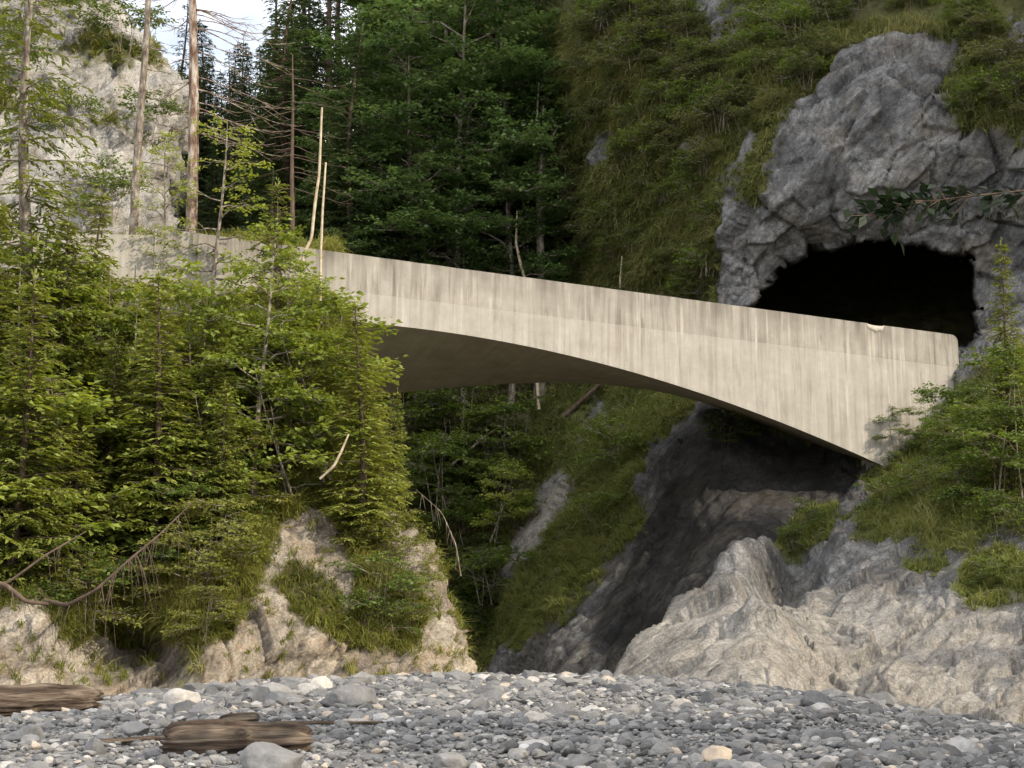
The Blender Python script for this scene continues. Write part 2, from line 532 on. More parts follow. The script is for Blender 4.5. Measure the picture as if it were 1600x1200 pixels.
def concrete_mat(name, base_a, base_b, streak_dark, streak_pale, dk=0.55, pl=0.5, band=None):
    """board-marked concrete with rain streaks running down (local x along, z up)"""
    m, n, o = new_mat(name)
    L = n.links.new
    tc = N_(n, 'ShaderNodeTexCoord')
    n1 = N_(n, 'ShaderNodeTexNoise', i_Scale=1.3, i_Detail=9, i_Roughness=0.72)
    L(tc.outputs['Object'], n1.inputs['Vector'])
    r1 = ramp(n, [(0.32, base_a), (0.68, base_b)])
    L(n1.outputs['Fac'], r1.inputs[0])
    def streaks(sxx, szz, lo, hi, amt, off):
        mp = N_(n, 'ShaderNodeMapping')
        mp.inputs['Scale'].default_value = (sxx, 0.3, szz)
        mp.inputs['Location'].default_value = (off, off, off)
        L(tc.outputs['Object'], mp.inputs[0])
        ns = N_(n, 'ShaderNodeTexNoise', i_Scale=1.0, i_Detail=5, i_Roughness=0.6)
        L(mp.outputs[0], ns.inputs['Vector'])
        r = ramp(n, [(lo, (0, 0, 0)), (hi, (amt,) * 3)])
        L(ns.outputs['Fac'], r.inputs[0])
        np_ = N_(n, 'ShaderNodeTexNoise', i_Scale=0.55, i_Detail=4, i_Roughness=0.6)
        mo = N_(n, 'ShaderNodeMapping')
        mo.inputs['Location'].default_value = (off * 2, off, 0)
        L(tc.outputs['Object'], mo.inputs[0])
        L(mo.outputs[0], np_.inputs['Vector'])
        rp = ramp(n, [(0.36, (0.35,) * 3), (0.62, (1, 1, 1))])
        L(np_.outputs['Fac'], rp.inputs[0])
        ml = N_(n, 'ShaderNodeMixRGB', blend_type='MULTIPLY')
        ml.inputs[0].default_value = 1
        L(r.outputs[0], ml.inputs[1])
        L(rp.outputs[0], ml.inputs[2])
        return ml.outputs[0]
    m1 = N_(n, 'ShaderNodeMixRGB')
    m1.inputs[2].default_value = (*streak_dark, 1)
    L(streaks(5.5, 0.25, 0.46, 0.72, dk, 3.1), m1.inputs[0])
    L(r1.outputs[0], m1.inputs[1])
    m2 = N_(n, 'ShaderNodeMixRGB')
    m2.inputs[2].default_value = (*streak_pale, 1)
    L(streaks(7.5, 0.35, 0.56, 0.70, pl, 8.7), m2.inputs[0])
    L(m1.outputs[0], m2.inputs[1])
    m3 = N_(n, 'ShaderNodeMixRGB')
    m3.inputs[2].default_value = (streak_dark[0] * 0.6, streak_dark[1] * 0.6, streak_dark[2] * 0.6, 1)
    L(streaks(2.2, 0.5, 0.60, 0.75, dk * 0.8, 15.5), m3.inputs[0])
    L(m2.outputs[0], m3.inputs[1])
    if band:
        sp_ = N_(n, 'ShaderNodeSeparateXYZ')
        L(tc.outputs['Object'], sp_.inputs[0])
        ms = N_(n, 'ShaderNodeMath', operation='MULTIPLY_ADD')
        ms.inputs[1].default_value = -band[0]
        L(sp_.outputs['X'], ms.inputs[0])
        L(sp_.outputs['Z'], ms.inputs[2])
        mr = N_(n, 'ShaderNodeMapRange')
        mr.inputs['From Min'].default_value = band[1] - 0.85
        mr.inputs['From Max'].default_value = band[1]
        mr.clamp = True
        L(ms.outputs[0], mr.inputs[0])
        mm = N_(n, 'ShaderNodeMath', operation='MULTIPLY')
        L(mr.outputs[0], mm.inputs[0])
        L(streaks(3.2, 0.12, 0.36, 0.66, 0.95, 27.3), mm.inputs[1])
        m4 = N_(n, 'ShaderNodeMixRGB')
        m4.inputs[2].default_value = (0.12, 0.105, 0.085, 1)
        L(mm.outputs[0], m4.inputs[0])
        L(m3.outputs[0], m4.inputs[1])
        m3 = m4
    b = N_(n, 'ShaderNodeBsdfPrincipled', i_Roughness=0.88)
    b.inputs['Specular IOR Level'].default_value = 0.2
    L(m3.outputs[0], b.inputs['Base Color'])
    # shuttering boards + pores
    wv = N_(n, 'ShaderNodeTexWave', i_Scale=1.3, i_Distortion=0.6)
    wv.bands_direction = 'X'
    L(tc.outputs['Object'], wv.inputs['Vector'])
    nb = N_(n, 'ShaderNodeTexNoise', i_Scale=18, i_Detail=8, i_Roughness=0.7)
    L(tc.outputs['Object'], nb.inputs['Vector'])
    ma = N_(n, 'ShaderNodeMath', operation='MULTIPLY_ADD')
    ma.inputs[1].default_value = 0.25
    L(wv.outputs['Fac'], ma.inputs[0])
    L(nb.outputs['Fac'], ma.inputs[2])
    bp = N_(n, 'ShaderNodeBump', i_Strength=0.5, i_Distance=0.02)
    L(ma.outputs[0], bp.inputs['Height'])
    L(bp.outputs[0], b.inputs['Normal'])
    L(b.outputs[0], o.inputs[0])
    return m
M['girder'] = concrete_mat('arch_concrete', (0.292, 0.271, 0.232), (0.40, 0.375, 0.328), (0.19, 0.162, 0.13), (0.55, 0.515, 0.45), 0.75, 0.5)
M['soffit'] = concrete_mat('soffit_concrete', (0.30, 0.26, 0.20), (0.42, 0.37, 0.29), (0.2, 0.17, 0.13), (0.5, 0.45, 0.37), 0.4, 0.2)
M['chip'] = noise_mat('fresh_concrete', [(0.3, (0.36, 0.325, 0.265)), (0.7, (0.46, 0.425, 0.36))], 12, bump=0.5, bscale=30)

# ------------------------------------------------------------------ terrain
BED = np.array([0.62, 0.12, 0.77]); BED /= np.linalg.norm(BED)

def bedded(p, k=0.3):
    a = p @ BED
    return p - np.outer(a, BED) * (1 - k)

NP = np.array([-0.75, 0.15, 0.64]); NP /= np.linalg.norm(NP)

def saw(c):
    f = c - np.floor(c)
    return np.where(f < 0.88, f / 0.88, (1 - f) / 0.12)

def rock_relief(p, big=1.0, fine=1.0, slab=0.3):
    """relief of fractured, bedded limestone in metres"""
    w = p + 0.10 * np.stack([fbm(p * 0.7 + 31, 2), fbm(p * 0.7 + 57, 2), fbm(p * 0.7 + 83, 2)], 1)
    pb = bedded(w, 0.38)
    e1, v = worley(pb * 0.38, 1.0)
    e2, u = worley(pb * 1.05 + 5, 1.2)
    e3, t = worley(pb * 3.0 + 11, 1.2)
    e4, x = worley(bedded(w, 0.6) * 7.5 + 23, 1.0)
    c = w @ NP + 0.14 * fbm(p * 0.45 + 3, 2)
    k1 = smooth(-0.25, 0.35, fbm(p * 0.33 + 71, 3))
    k2 = smooth(-0.1, 0.35, fbm(p * 0.5 + 37, 3))
    r = (0.40 * fbm(p * 0.14, 2) + 0.45 * v + 0.30 * u) * big + (0.10 * t + 0.03 * x) * fine * (0.45 + 0.75 * k2)
    r -= 0.14 * big * np.exp(-(e1 / 0.035) ** 2) + 0.11 * k1 * big * np.exp(-(e2 / 0.045) ** 2) + 0.05 * fine * k2 * np.exp(-(e3 / 0.07) ** 2)
    r += slab * (0.6 * saw(c / 2.3 + 0.3 * fbm(p * 0.2 + 9, 2)) * (0.3 + 0.7 * k1) + 0.24 * k2 * saw(c / 0.6 + 0.4 * fbm(p * 0.35, 2)) + 0.10 * k1 * saw(c / 0.21 + 0.5 * fbm(p * 0.6, 2)))
    return r + 0.05 * fbm(p * 2.6, 3) * fine + 0.02 * fbm(p * 8.0, 2)

def grid_faces(nr, nc):
    i = np.arange(nr * nc).reshape(nr, nc)
    return np.stack([i[:-1, :-1], i[1:, :-1], i[1:, 1:], i[:-1, 1:]], -1).reshape(-1, 4)

def grid_normals(G):
    du = np.gradient(G, axis=1)
    dv = np.gradient(G, axis=0)
    n = np.cross(du, dv)
    n /= np.linalg.norm(n, axis=2)[..., None] + 1e-9
    return n

def axis(segs):
    """[(start, step), ..., end]"""
    r = []
    for (a, st), b in zip(segs[:-1], [s[0] if isinstance(s, tuple) else s for s in segs[1:]]):
        r += list(np.arange(a, b - 1e-6, st))
    r.append(segs[-1])
    return np.array(r, float)

# --- right gorge wall: cliff with the cave, slope behind the bridge, rocks at the river
WALL = TPS([
    (560, 1060, 76), (640, 1060, 69), (740, 1050, 63), (800, 1045, 58.5), (900, 1050, 52), (1000, 1060, 47), (1060, 1065, 43.5), (1200, 1075, 40.8), (1350, 1088, 39.5),
    (1500, 1112, 38), (1600, 1135, 37), (1800, 1180, 35), (2200, 1180, 32),
    (740, 1000, 64), (800, 900, 63.5), (860, 800, 65), (900, 700, 66), (950, 640, 67), (640, 900, 78), (640, 750, 88), (720, 850, 70), (760, 700, 77), (640, 600, 92), (850, 640, 71),
    (950, 900, 56.0), (1000, 760, 58.2), (980, 850, 56.8), (1000, 900, 54.8), (1050, 900, 52.6), (1050, 850, 54.6), (1100, 850, 52.9), (1150, 850, 51.4), (1050, 700, 57.4), (1100, 660, 57.4), (1100, 800, 54.0), (1130, 890, 50.4), (1180, 760, 54.8), (1230, 800, 53.2), (1260, 720, 56.6), (1190, 840, 51.6), (1340, 765, 54.8),
    (1300, 640, 60), (1240, 880, 50.8), (1190, 890, 50), (1150, 950, 47.8), (1100, 1020, 45.0), (1070, 980, 47.8), (1010, 1010, 50),
    (1300, 950, 45.5), (1300, 880, 49), (1400, 1000, 42.5), (1400, 900, 46.5), (1400, 800, 51), (1500, 1000, 41.5), (1500, 900, 45), (1500, 800, 48.5), (1600, 1000, 41), (1600, 900, 43.5),
    (1600, 750, 48), (1500, 700, 52.2), (1440, 640, 55.8), (1405, 718, 54.0), (1455, 700, 53.4), (1600, 650, 51), (1600, 560, 53.5), (1510, 540, 55.8), (1700, 700, 48), (1800, 900, 41), (2000, 900, 37), (2000, 700, 45), (2000, 580, 51), (2300, 900, 33), (2300, 650, 46),
    (1130, 475, 60.8), (1130, 400, 60.2), (1130, 300, 60.5), (1200, 400, 59.6), (1200, 250, 58.6), (1300, 380, 58.9), (1300, 200, 57.6), (1300, 120, 58.2),
    (1400, 380, 58.4), (1400, 200, 56.8), (1400, 80, 58), (1500, 380, 58), (1500, 200, 56.5), (1500, 100, 57.2), (1600, 300, 56.6), (1600, 450, 57.2), (1600, 100, 57), (1570, 500, 57),
    (1250, 480, 61), (1400, 500, 60.5), (1300, 560, 61),
    (1100, 450, 63.2), (1050, 400, 64.5), (1000, 430, 67), (1000, 300, 66), (950, 200, 67.5), (900, 300, 71), (900, 100, 70), (950, 0, 68), (1050, 200, 64.2), (1100, 300, 62.4), (1100, 100, 63.6),
    (1150, 150, 61.5), (1050, 0, 66), (1200, 0, 63.5), (1200, 100, 60.6), (1300, 0, 62.5), (1400, 0, 61.5), (1600, 0, 60), (860, 420, 75), (860, 560, 74),
    (900, -200, 74), (1200, -300, 70), (1600, -300, 65), (900, -700, 84), (1200, -700, 80), (1600, -700, 73),
    (1800, 300, 55.8), (1800, 0, 57.2), (1900, 300, 55), (2100, 300, 54), (2000, 0, 53), (2400, 300, 52), (2400, 0, 51), (3000, 300, 49), (3000, 0, 49), (3000, -250, 47.5), (3600, 0, 47), (3600, -400, 45), (2000, -200, 48.5), (1850, -250, 52), (2400, -260, 45.5), (2400, -700, 44), (3000, -480, 40), (3000, -900, 39), (3600, -700, 35), (3600, -1300, 34), (2600, -1300, 43), (2000, -700, 49), (2000, -1300, 52), (1600, -1300, 74), (1200, -1300, 92), (1850, 480, 55.3), (2600, 600, 49),  # unseen overhang far right, shaped to shade the cliff but not the bridge
    (640, 400, 112), (640, 0, 118), (640, -700, 135), (560, 0, 140), (560, -700, 160), (560, 400, 130), (760, 0, 90), (760, 400, 88)])
CAVE = [(1150, 500), (1172, 472), (1190, 448), (1222, 420), (1262, 396), (1310, 380), (1370, 380), (1420, 376), (1470, 386), (1512, 402), (1528, 440), (1530, 500), (1520, 545), (1480, 560), (1300, 545)]
ROCK_R = [
    [(1118, 490), (1122, 400), (1128, 310), (1160, 285), (1200, 240), (1220, 205), (1250, 160), (1285, 115), (1330, 75), (1440, 50), (1500, 70), (1475, 150), (1490, 195), (1540, 205), (1600, 222), (1800, 240), (1800, 530), (1560, 545), (1500, 600), (1300, 600)],
    [(1545, 95), (1560, 50), (1580, 30), (1640, 20), (1640, 70)],
    [(1080, -30), (1155, -30), (1140, 30), (1125, 68), (1108, 60)], [(912, 262), (922, 210), (962, 198), (955, 262)], [(1056, 236), (1108, 190), (1094, 246)],
    [(1140, 60), (1160, 20), (1175, 30), (1150, 75)], [(1128, 300), (1150, 225), (1170, 200), (1180, 235), (1150, 280)],
    [(740, 1045), (800, 1020), (880, 985), (930, 925), (950, 870), (1020, 840), (1000, 770), (1000, 715), (1050, 655), (1110, 635), (1180, 670), (1380, 730), (1330, 800), (1340, 850), (1420, 850), (1500, 870), (1560, 850), (1800, 850), (1800, 1300), (700, 1300)],
    [(785, 900), (815, 810), (880, 738), (905, 748), (862, 830), (822, 895)], [(905, 690), (930, 620), (960, 610), (935, 670)], [(930, 930), (985, 895), (990, 905), (940, 935)], [(770, 925), (790, 890), (812, 895), (800, 925)], [(1300, 810), (1350, 760), (1370, 770), (1340, 830)]]
GRASS_R = [[(1490, 940), (1520, 880), (1580, 860), (1640, 870), (1640, 920), (1540, 950)], [(1415, 885), (1470, 868), (1485, 890), (1430, 905)],
           [(1200, 865), (1250, 800), (1310, 800), (1300, 845), (1240, 870)], [(1150, 315), (1165, 260), (1205, 245), (1200, 300)]]

def mask_of(px, py, rocks, grasses, wob):
    g = np.full(np.shape(px), 1e9)
    r = np.full(np.shape(px), -1e9)
    for q in rocks:
        r = np.maximum(r, inside(q, px, py))
    for q in grasses:
        r = np.minimum(r, -inside(q, px, py))
    return 1 - smooth(-10, 8, r + wob)

ax = axis([(560, 16), (680, 3.2), (1640, 14), (2690, 30), 2720])
ay = axis([(-1320, 24), (-30, 3.2), (1165, 20), 1245])
PX, PY = np.meshgrid(ax, ay)
Yw = WALL(PX, PY)
cv = inside(CAVE, PX, PY)
flat_ = lambda A: A.reshape(-1, 3)
G0 = P(PX, PY, Yw)
wob = 16 * fbm(flat_(G0) * 0.8, 4).reshape(PX.shape)
mask = mask_of(PX, PY, ROCK_R, GRASS_R, wob)
lowr = smooth(600, 700, PY).ravel()
st0 = smooth(-20, 60, inside([(930, 1000), (990, 860), (1010, 700), (1110, 640), (1390, 730), (1310, 830), (1200, 870), (1130, 960), (1050, 1050), (970, 1060)], PX, PY)).ravel()
rel = rock_relief(flat_(G0), (1 - 0.30 * lowr) * (1 - 0.65 * st0), 1 - 0.55 * lowr, 0.30 + 0.35 * lowr).reshape(PX.shape)
soft = (0.7 * fbm(flat_(G0) * 0.3, 3) + 0.25 * fbm(flat_(G0) * 1.1, 3)).reshape(PX.shape)
nrm = grid_normals(G0)
if nrm[..., 1].mean() > 0:
    nrm = -nrm
disp = rel * (1 - mask) + (soft + 0.3 * rel) * mask
# overhanging ledges and diagonal ribs near the river
rib = smooth(-12, 14, PX - (1062 + (1060 - PY) * 0.63)) * smooth(855, 890, PY) * (1 - smooth(1185, 1330, PX)) * 1.6
gc_ = PX - (1194 + (1050 - PY) * 0.30)
gul = np.exp(-(gc_ / (12 + 0.20 * np.clip(1050 - PY, 0, 200))) ** 2) * smooth(850, 900, PY) * (1 - smooth(1045, 1066, PY)) * 2.3
edge_fade = smooth(0, 60, PX - 560)
G = G0 + nrm * ((disp + rib - gul) * edge_fade)[..., None]
wave = (14 * fbm(flat_(G0) * 0.8, 5) + 8 * worley(flat_(G0) * 1.1, 0.9)[1]).reshape(PX.shape)
rec = smooth(0, 16, cv + wave) ** 1.3 * 34.0
ray_ = flat_(G0) - np.array([0, 0, EYE])
ray_ /= ray_[:, 1:2]
G += ray_.reshape(G.shape) * rec[..., None]
wallV = flat_(G)
wallF = grid_faces(*PX.shape)
wall_mask = mask
SHADE_POLY = [(930, 1000), (990, 860), (1010, 700), (1110, 640), (1390, 730), (1310, 830), (1200, 870), (1130, 960), (1050, 1050), (970, 1060)]  # outline of the shade under the bridge, painted into the rock colour
stain_shade = smooth(-20, 30, inside(SHADE_POLY, PX, PY) + 2.0 * wob) * smooth(-1.3, -0.1, fbm(bedded(flat_(G0), 0.15) * 0.9 + 7, 4).reshape(PX.shape))
sun_scree = 0.8 * smooth(5.0, 2.4, G[..., 2] + 1.6 * fbm(flat_(G0) * 0.6 + 51, 3).reshape(PX.shape)) * smooth(1035, 1075, PX + 0.63 * (PY - 1060)) * (1 - stain_shade)  # sunlit patch above the river painted paler into the rock
SCREE = [(785, 900), (815, 810), (880, 738), (905, 748), (862, 830), (822, 895)]
sun_scree = np.maximum(sun_scree, 0.95 * smooth(-6, 12, inside(SCREE, PX, PY)))
wall_o = link_mesh('cliff', wallV, wallF, M['cliff'], None, {'grass': mask.ravel(), 'painted_shade': stain_shade.ravel(), 'sun_scree': sun_scree.ravel()})
tag(wall_o, kind='structure')

# --- left river bank
BANK = TPS([(-500, 1100, 31), (-200, 1100, 33), (0, 1095, 34.2), (150, 1095, 35.2), (300, 1090, 35.6), (450, 1085, 36.2), (600, 1080, 37.2), (740, 1070, 38.6),
            (-300, 950, 34.5), (0, 950, 34.9), (60, 960, 34.9), (150, 970, 36.4), (220, 980, 36.6), (300, 950, 36.5), (350, 1000, 35.9), (450, 950, 37.2), (600, 950, 38.2), (700, 950, 39.6),
            (-300, 850, 37.5), (0, 850, 37.4), (150, 850, 38.6), (300, 850, 38.1), (450, 850, 38.6), (600, 850, 39.7), (680, 850, 41),
            (-300, 750, 39.5), (0, 750, 39.7), (300, 750, 40.1), (450, 750, 40.5), (590, 750, 41.6), (680, 750, 42.8),
            (-300, 600, 42), (0, 600, 42.2), (300, 600, 42.8), (550, 600, 44), (-300, 480, 45), (0, 480, 45), (300, 480, 45.4), (530, 480, 46),
            (-300, 400, 48), (0, 400, 48), (300, 400, 48.4), (530, 400, 48.4), (-300, 330, 52.5), (0, 330, 52.5), (300, 330, 53), (530, 330, 53)])
epy = [300, 420, 500, 600, 700, 790, 830, 870, 920, 980, 1020, 1060, 1110, 1180]
epx = [520, 520, 535, 560, 582, 600, 636, 662, 690, 722, 732, 740, 744, 748]
ay = axis([(376, 5), (480, 5), (700, 3.2), (1120, 15), 1180])
tt = np.r_[np.arange(0, 1, 1 / 330.0), 1.0]
tt = np.r_[np.linspace(-0.9, -0.02, 40), tt]
nb = 46
PY = np.repeat(ay[:, None], len(tt) + nb, 1)
E_ = np.interp(ay, epy, epx)
PXf = -40 + (E_[:, None] + 40) * tt[None, :]
PXb = np.repeat(E_[:, None], nb, 1)
PX = np.c_[PXf, PXb]
back = np.r_[np.zeros(len(tt)), (np.arange(1, nb + 1) / nb) ** 1.3 * 16][None, :]
Yb = BANK(np.minimum(PX, E_[:, None]), PY)
rnd = np.clip((PX - (E_[:, None] - 90)) / 90, 0, 1)
G0 = P(PX, PY, Yb + 1.2 * rnd ** 2.5)
G0[..., 1] += back
G0[..., 0] += -back * 0.12
PXm = PX
nrm = grid_normals(G0)
if nrm[:, :100, 1].mean() > 0:
    nrm = -nrm
ROCK_L = [[(-700, 965), (60, 945), (95, 1000), (180, 960), (250, 1000), (330, 1010), (352, 985), (385, 955), (415, 890), (440, 810), (500, 790), (550, 850), (560, 960), (600, 1025), (655, 1010), (668, 950), (700, 940), (760, 1040), (800, 1300), (-700, 1300)],
          [(580, 796), (618, 788), (642, 830), (668, 870), (698, 920), (728, 985), (748, 1060), (690, 1060), (672, 960), (645, 905), (605, 885)], [(628, 890), (668, 870), (690, 930), (650, 940)]]
GRASS_L = [[(425, 900), (470, 870), (520, 915), (545, 960), (560, 880), (600, 900), (640, 960), (640, 1000), (580, 1015), (520, 990), (460, 955)], [(120, 985), (170, 960), (180, 1000), (140, 1015)]]
wob = 14 * fbm(flat_(G0) * 1.0, 4).reshape(PX.shape)
mask = mask_of(PX, PY, ROCK_L, GRASS_L, wob)
rel = rock_relief(flat_(G0) + 40, 0.9, 0.9, 0.4).reshape(PX.shape)
soft = (0.5 * fbm(flat_(G0) * 0.4, 3) + 0.2 * fbm(flat_(G0) * 1.3, 3)).reshape(PX.shape)
disp = rel * 0.8 * (1 - mask) + (soft + 0.25 * rel) * mask
G = G0 + nrm * disp[..., None]
# hollow under the overhanging turf
hol = np.exp(-((PX - 180) / 80) ** 2 - ((PY - 1015) / 46) ** 2) * 2.8 + np.exp(-((PX - 345) / 16) ** 2 - ((PY - 975) / 18) ** 2) * 1.2
G[..., 1] += hol
bankV = flat_(G)
bankF = grid_faces(*PX.shape)
bank_mask = mask
bank_o = link_mesh('river_bank', bankV, bankF, M['bank'], None, {'grass': mask.ravel()})
tag(bank_o, kind='structure')

# --- pale cliff behind the road on the left
epy = [-500, -200, 0, 40, 70, 110, 140, 200, 280, 360, 460]
epx = [90, 130, 178, 214, 250, 278, 286, 266, 256, 262, 270]
ay = axis([(-520, 16), (-40, 3.5), (420, 10), 500])
tt = np.r_[np.linspace(-1.5, -0.02, 40), np.arange(0, 1, 1 / 110.0), 1.0]
nb = 40
E_ = np.interp(ay, epy, epx)
PX = np.c_[-30 + (E_[:, None] + 30) * tt[None, :], np.repeat(E_[:, None], nb, 1)]
PY = np.repeat(ay[:, None], len(tt) + nb, 1)
CL = TPS([(-600, 400, 52), (0, 400, 56), (270, 400, 60), (-600, 200, 54), (0, 200, 58.5), (270, 200, 62), (-600, 0, 57), (0, 0, 61), (180, 0, 63.5), (-600, -500, 66), (0, -500, 70), (90, -500, 72), (60, 330, 57.6), (240, 330, 59.5)])
back = np.r_[np.zeros(len(tt)), (np.arange(1, nb + 1) / nb) ** 1.3 * 22][None, :]
rnd = np.clip((PX - (E_[:, None] - 70)) / 70, 0, 1)
G0 = P(PX, PY, CL(PX, PY) + 1.5 * rnd ** 2.5)
G0[..., 1] += back
G0[..., 0] += -back * 0.22
nrm = grid_normals(G0)
if nrm[:, :100, 1].mean() > 0:
    nrm = -nrm
n1 = fbm(flat_(G0) * 0.35, 4).reshape(PX.shape)
mask = smooth(0.16, 0.36, n1 + 0.35 * smooth(-60, 20, -PY) - 0.25 * smooth(150, 260, PY)) * 0.9
cliffG = G0 + nrm * (rock_relief(flat_(G0) + 90).reshape(PX.shape))[..., None]
pc_V, pc_F, pc_mask = flat_(cliffG), grid_faces(*PX.shape), mask
tag(link_mesh('cliff', pc_V, pc_F, M['pale_cliff'], None, {'grass': mask.ravel()}), kind='structure')

# --- wooded hillside behind the bridge
def hill_z(x, y):
    x, y = np.asarray(x, float), np.asarray(y, float)
    z = 3.0 + 0.8 * (y - 63)
    z = z - 0.012 * np.clip(-x - 14, 0, 60) * np.clip(y - 70, 0, 60) * 0.35
    z = z + 6 * smooth(-2, 24, x) + 4.5 * smooth(62, 70, y) * (1 - smooth(76, 100, y))
    z = z - smooth(-6, -16, x) * np.clip(z - 40, 0, None) * 0.95
    p = np.stack(np.broadcast_arrays(x * 0.12, y * 0.12, 0 * x), -1).reshape(-1, 3)
    return z + 1.6 * fbm(p, 4).reshape(np.broadcast(x, y).shape)
hx, hy = np.meshgrid(np.linspace(-70, 60, 180), np.linspace(60, 135, 130))
tag(link_mesh('hillside', np.stack([hx, hy, hill_z(hx, hy)], -1).reshape(-1, 3), grid_faces(*hx.shape), M['soil']), kind='structure')

# --- gravel bar and the ground reaching past everything
def bar_z(x, y):
    x, y = np.asarray(x, float), np.asarray(y, float)
    z = np.interp(y, [-400, 0, 6, 11, 15, 20, 26, 32, 35, 40, 46, 60, 70, 500], [0, 0, 0.55, 0.97, 1.14, 1.30, 1.47, 1.585, 1.50, 0.9, 0.2, -0.3, -0.5, -0.5])
    w = smooth(2, 12, y)
    z = z - w * (0.0145 * np.clip(x - 1, 0, 12) ** 2 + 0.0085 * np.clip(-x - 1, 0, 9) ** 2)
    p = np.stack(np.broadcast_arrays(x * 0.35, y * 0.35, 0 * x + 3), -1).reshape(-1, 3)
    return z + 0.07 * fbm(p, 3).reshape(np.broadcast(x, y).shape) * w
gx, gy = np.meshgrid(axis([(-300, 30), (-30, 0.25), (30, 30), 300]), axis([(-300, 30), (0, 0.25), (48, 12), 420]))
tag(link_mesh('ground', np.stack([gx, gy, bar_z(gx, gy)], -1).reshape(-1, 3), grid_faces(*gx.shape), M['ground']), kind='structure')

# ------------------------------------------------------------------ the bridge
YAW = R_(22)
BA = P(572, 600, 47.0) * np.array([1, 1, 0])
bd = np.array([math.cos(YAW), math.sin(YAW), 0])
bn = np.array([-math.sin(YAW), math.cos(YAW), 0])          # into the picture
WID = 5.0
def to_bridge(px, py, w):
    """pixel -> (s, z) in the vertical plane parallel to the near face, w metres behind it"""
    d = P(px, py, 1.0) - np.array([0, 0, EYE])
    a = BA + bn * w
    t = (a @ bn) / (d @ bn)
    p = d * np.atleast_1d(t)[:, None]
    return np.stack([(p - a) @ bd, p[:, 2] + EYE], 1)
near = to_bridge(*np.array([(560, 503), (600, 508), (700, 521), (800, 536), (900, 557), (1000, 584), (1100, 617), (1200, 652), (1300, 693), (1372, 724)], float).T, 0)
far = to_bridge(*np.array([(640, 612), (700, 605), (800, 600), (900, 599), (1000, 606), (1100, 630), (1130, 640)], float).T, WID)
top = to_bridge(*np.array([(490, 388), (600, 405), (850, 437), (1100, 470), (1300, 497), (1490, 524)], float).T, 0)
kt = np.polyfit(top[:, 0], top[:, 1], 1)
topz = lambda s: np.polyval(kt, s)
kt_s, kt_z = float(kt[0]), float(kt[1])
M['parapet'] = concrete_mat('parapet_concrete', (0.262, 0.240, 0.202), (0.362, 0.337, 0.29), (0.11, 0.093, 0.075), (0.56, 0.52, 0.44), 0.95, 0.65, band=(kt_s, kt_z))
S0, S1 = -7.0, float(to_bridge(np.array([1496.0]), np.array([525.0]), 0)[0, 0])
cn_ = np.polyfit(near[:, 0], near[:, 1], 3)
nz_s0, nz0 = near[0, 0], near[0, 1]
def near_z(s):
    s = np.asarray(s, float)
    z = np.polyval(cn_, s)
    zl = nz0 - 0.035 * np.clip(nz_s0 - s, 0, None) ** 2 + 0.04 * np.clip(nz_s0 - s, 0, 1)
    return np.where(s < nz_s0, zl, z)
cf_ = np.polyfit(far[:, 0], far[:, 1], 3)
fs0, fs1 = far[0, 0], far[-1, 0]
def far_z(s):
    s = np.asarray(s, float)
    z = np.polyval(cf_, np.clip(s, fs0, fs1))
    z = z - 0.16 * np.clip(fs0 - s, 0, None) - 0.012 * np.clip(fs0 - s, 0, None) ** 2
    return z - 0.26 * np.clip(s - fs1, 0, None) - 0.012 * np.clip(s - fs1, 0, None) ** 2
bridge = empty('arch_bridge', tuple(BA), 'weathered beige concrete arch bridge spanning the gorge into the cave mouth', 'bridge', rz=YAW)

def slab_mesh(ss, lo, hi, y0, y1, ins=0.0):
    """box running along s with a bottom and top curve, closed; returns V, F"""
    n = len(ss)
    ring = np.stack([np.c_[ss, np.full(n, y0), lo], np.c_[ss, np.full(n, y1), lo], np.c_[ss, np.full(n, y1), hi], np.c_[ss, np.full(n, y0), hi]], 1)
    V = ring.reshape(-1, 3)
    F = []
    for i in range(n - 1):
        for j in range(4):
            k = (j + 1) % 4
            F.append((i * 4 + j, i * 4 + k, (i + 1) * 4 + k, (i + 1) * 4 + j))
    F += [(0, 3, 2, 1), (4 * n - 4, 4 * n - 3, 4 * n - 2, 4 * n - 1)]
    return V, np.array(F)

JOINT = 1.17                                   # height of the parapet band below its top
ss = np.linspace(S0, 18.6, 70)
# arch body: near face to far face, ruled soffit
nv = 14
rows = []
yy = np.linspace(0, WID, nv)
lo = np.stack([near_z(ss) * (1 - y / WID) + far_z(ss) * (y / WID) for y in yy], 1)
hi = topz(ss) - JOINT
lo = np.minimum(lo, hi[:, None] - 0.12)
V = []
for i in range(len(ss)):
    V += [(ss[i], yy[j], lo[i, j]) for j in range(nv)]
Vs = np.array(V)
sof = link_mesh('arch_soffit', Vs, grid_faces(len(ss), nv), M['soffit'], bridge)
B = MB()
n = len(ss)
nh = 10
def face(y, zl, zh, flip, y_off=0.0):
    G = np.array([[(ss[i], y, zl[i] + (zh[i] - zl[i]) * k / nh) for k in range(nh + 1)] for i in range(n)])
    B.add(G.reshape(-1, 3), grid_faces(n, nh + 1))
face(0.0, lo[:, 0], hi, 0)
face(WID, lo[:, -1], hi, 1)
Gt = np.array([[(ss[i], yy[j], hi[i] - 0.1) for j in range(nv)] for i in range(n)])
Gt[:, 0, 1] += 0.01
B.add(Gt.reshape(-1, 3), grid_faces(n, nv))
for i in (0, n - 1):
    q = np.array([[(ss[i], yy[j], lo[i, j]), (ss[i], yy[j], hi[i] - (0.1 if 0 < j < nv - 1 else 0))] for j in range(nv)])
    B.add(q.reshape(-1, 3), grid_faces(nv, 2))
B.build('arch_wall', M['girder'], bridge)

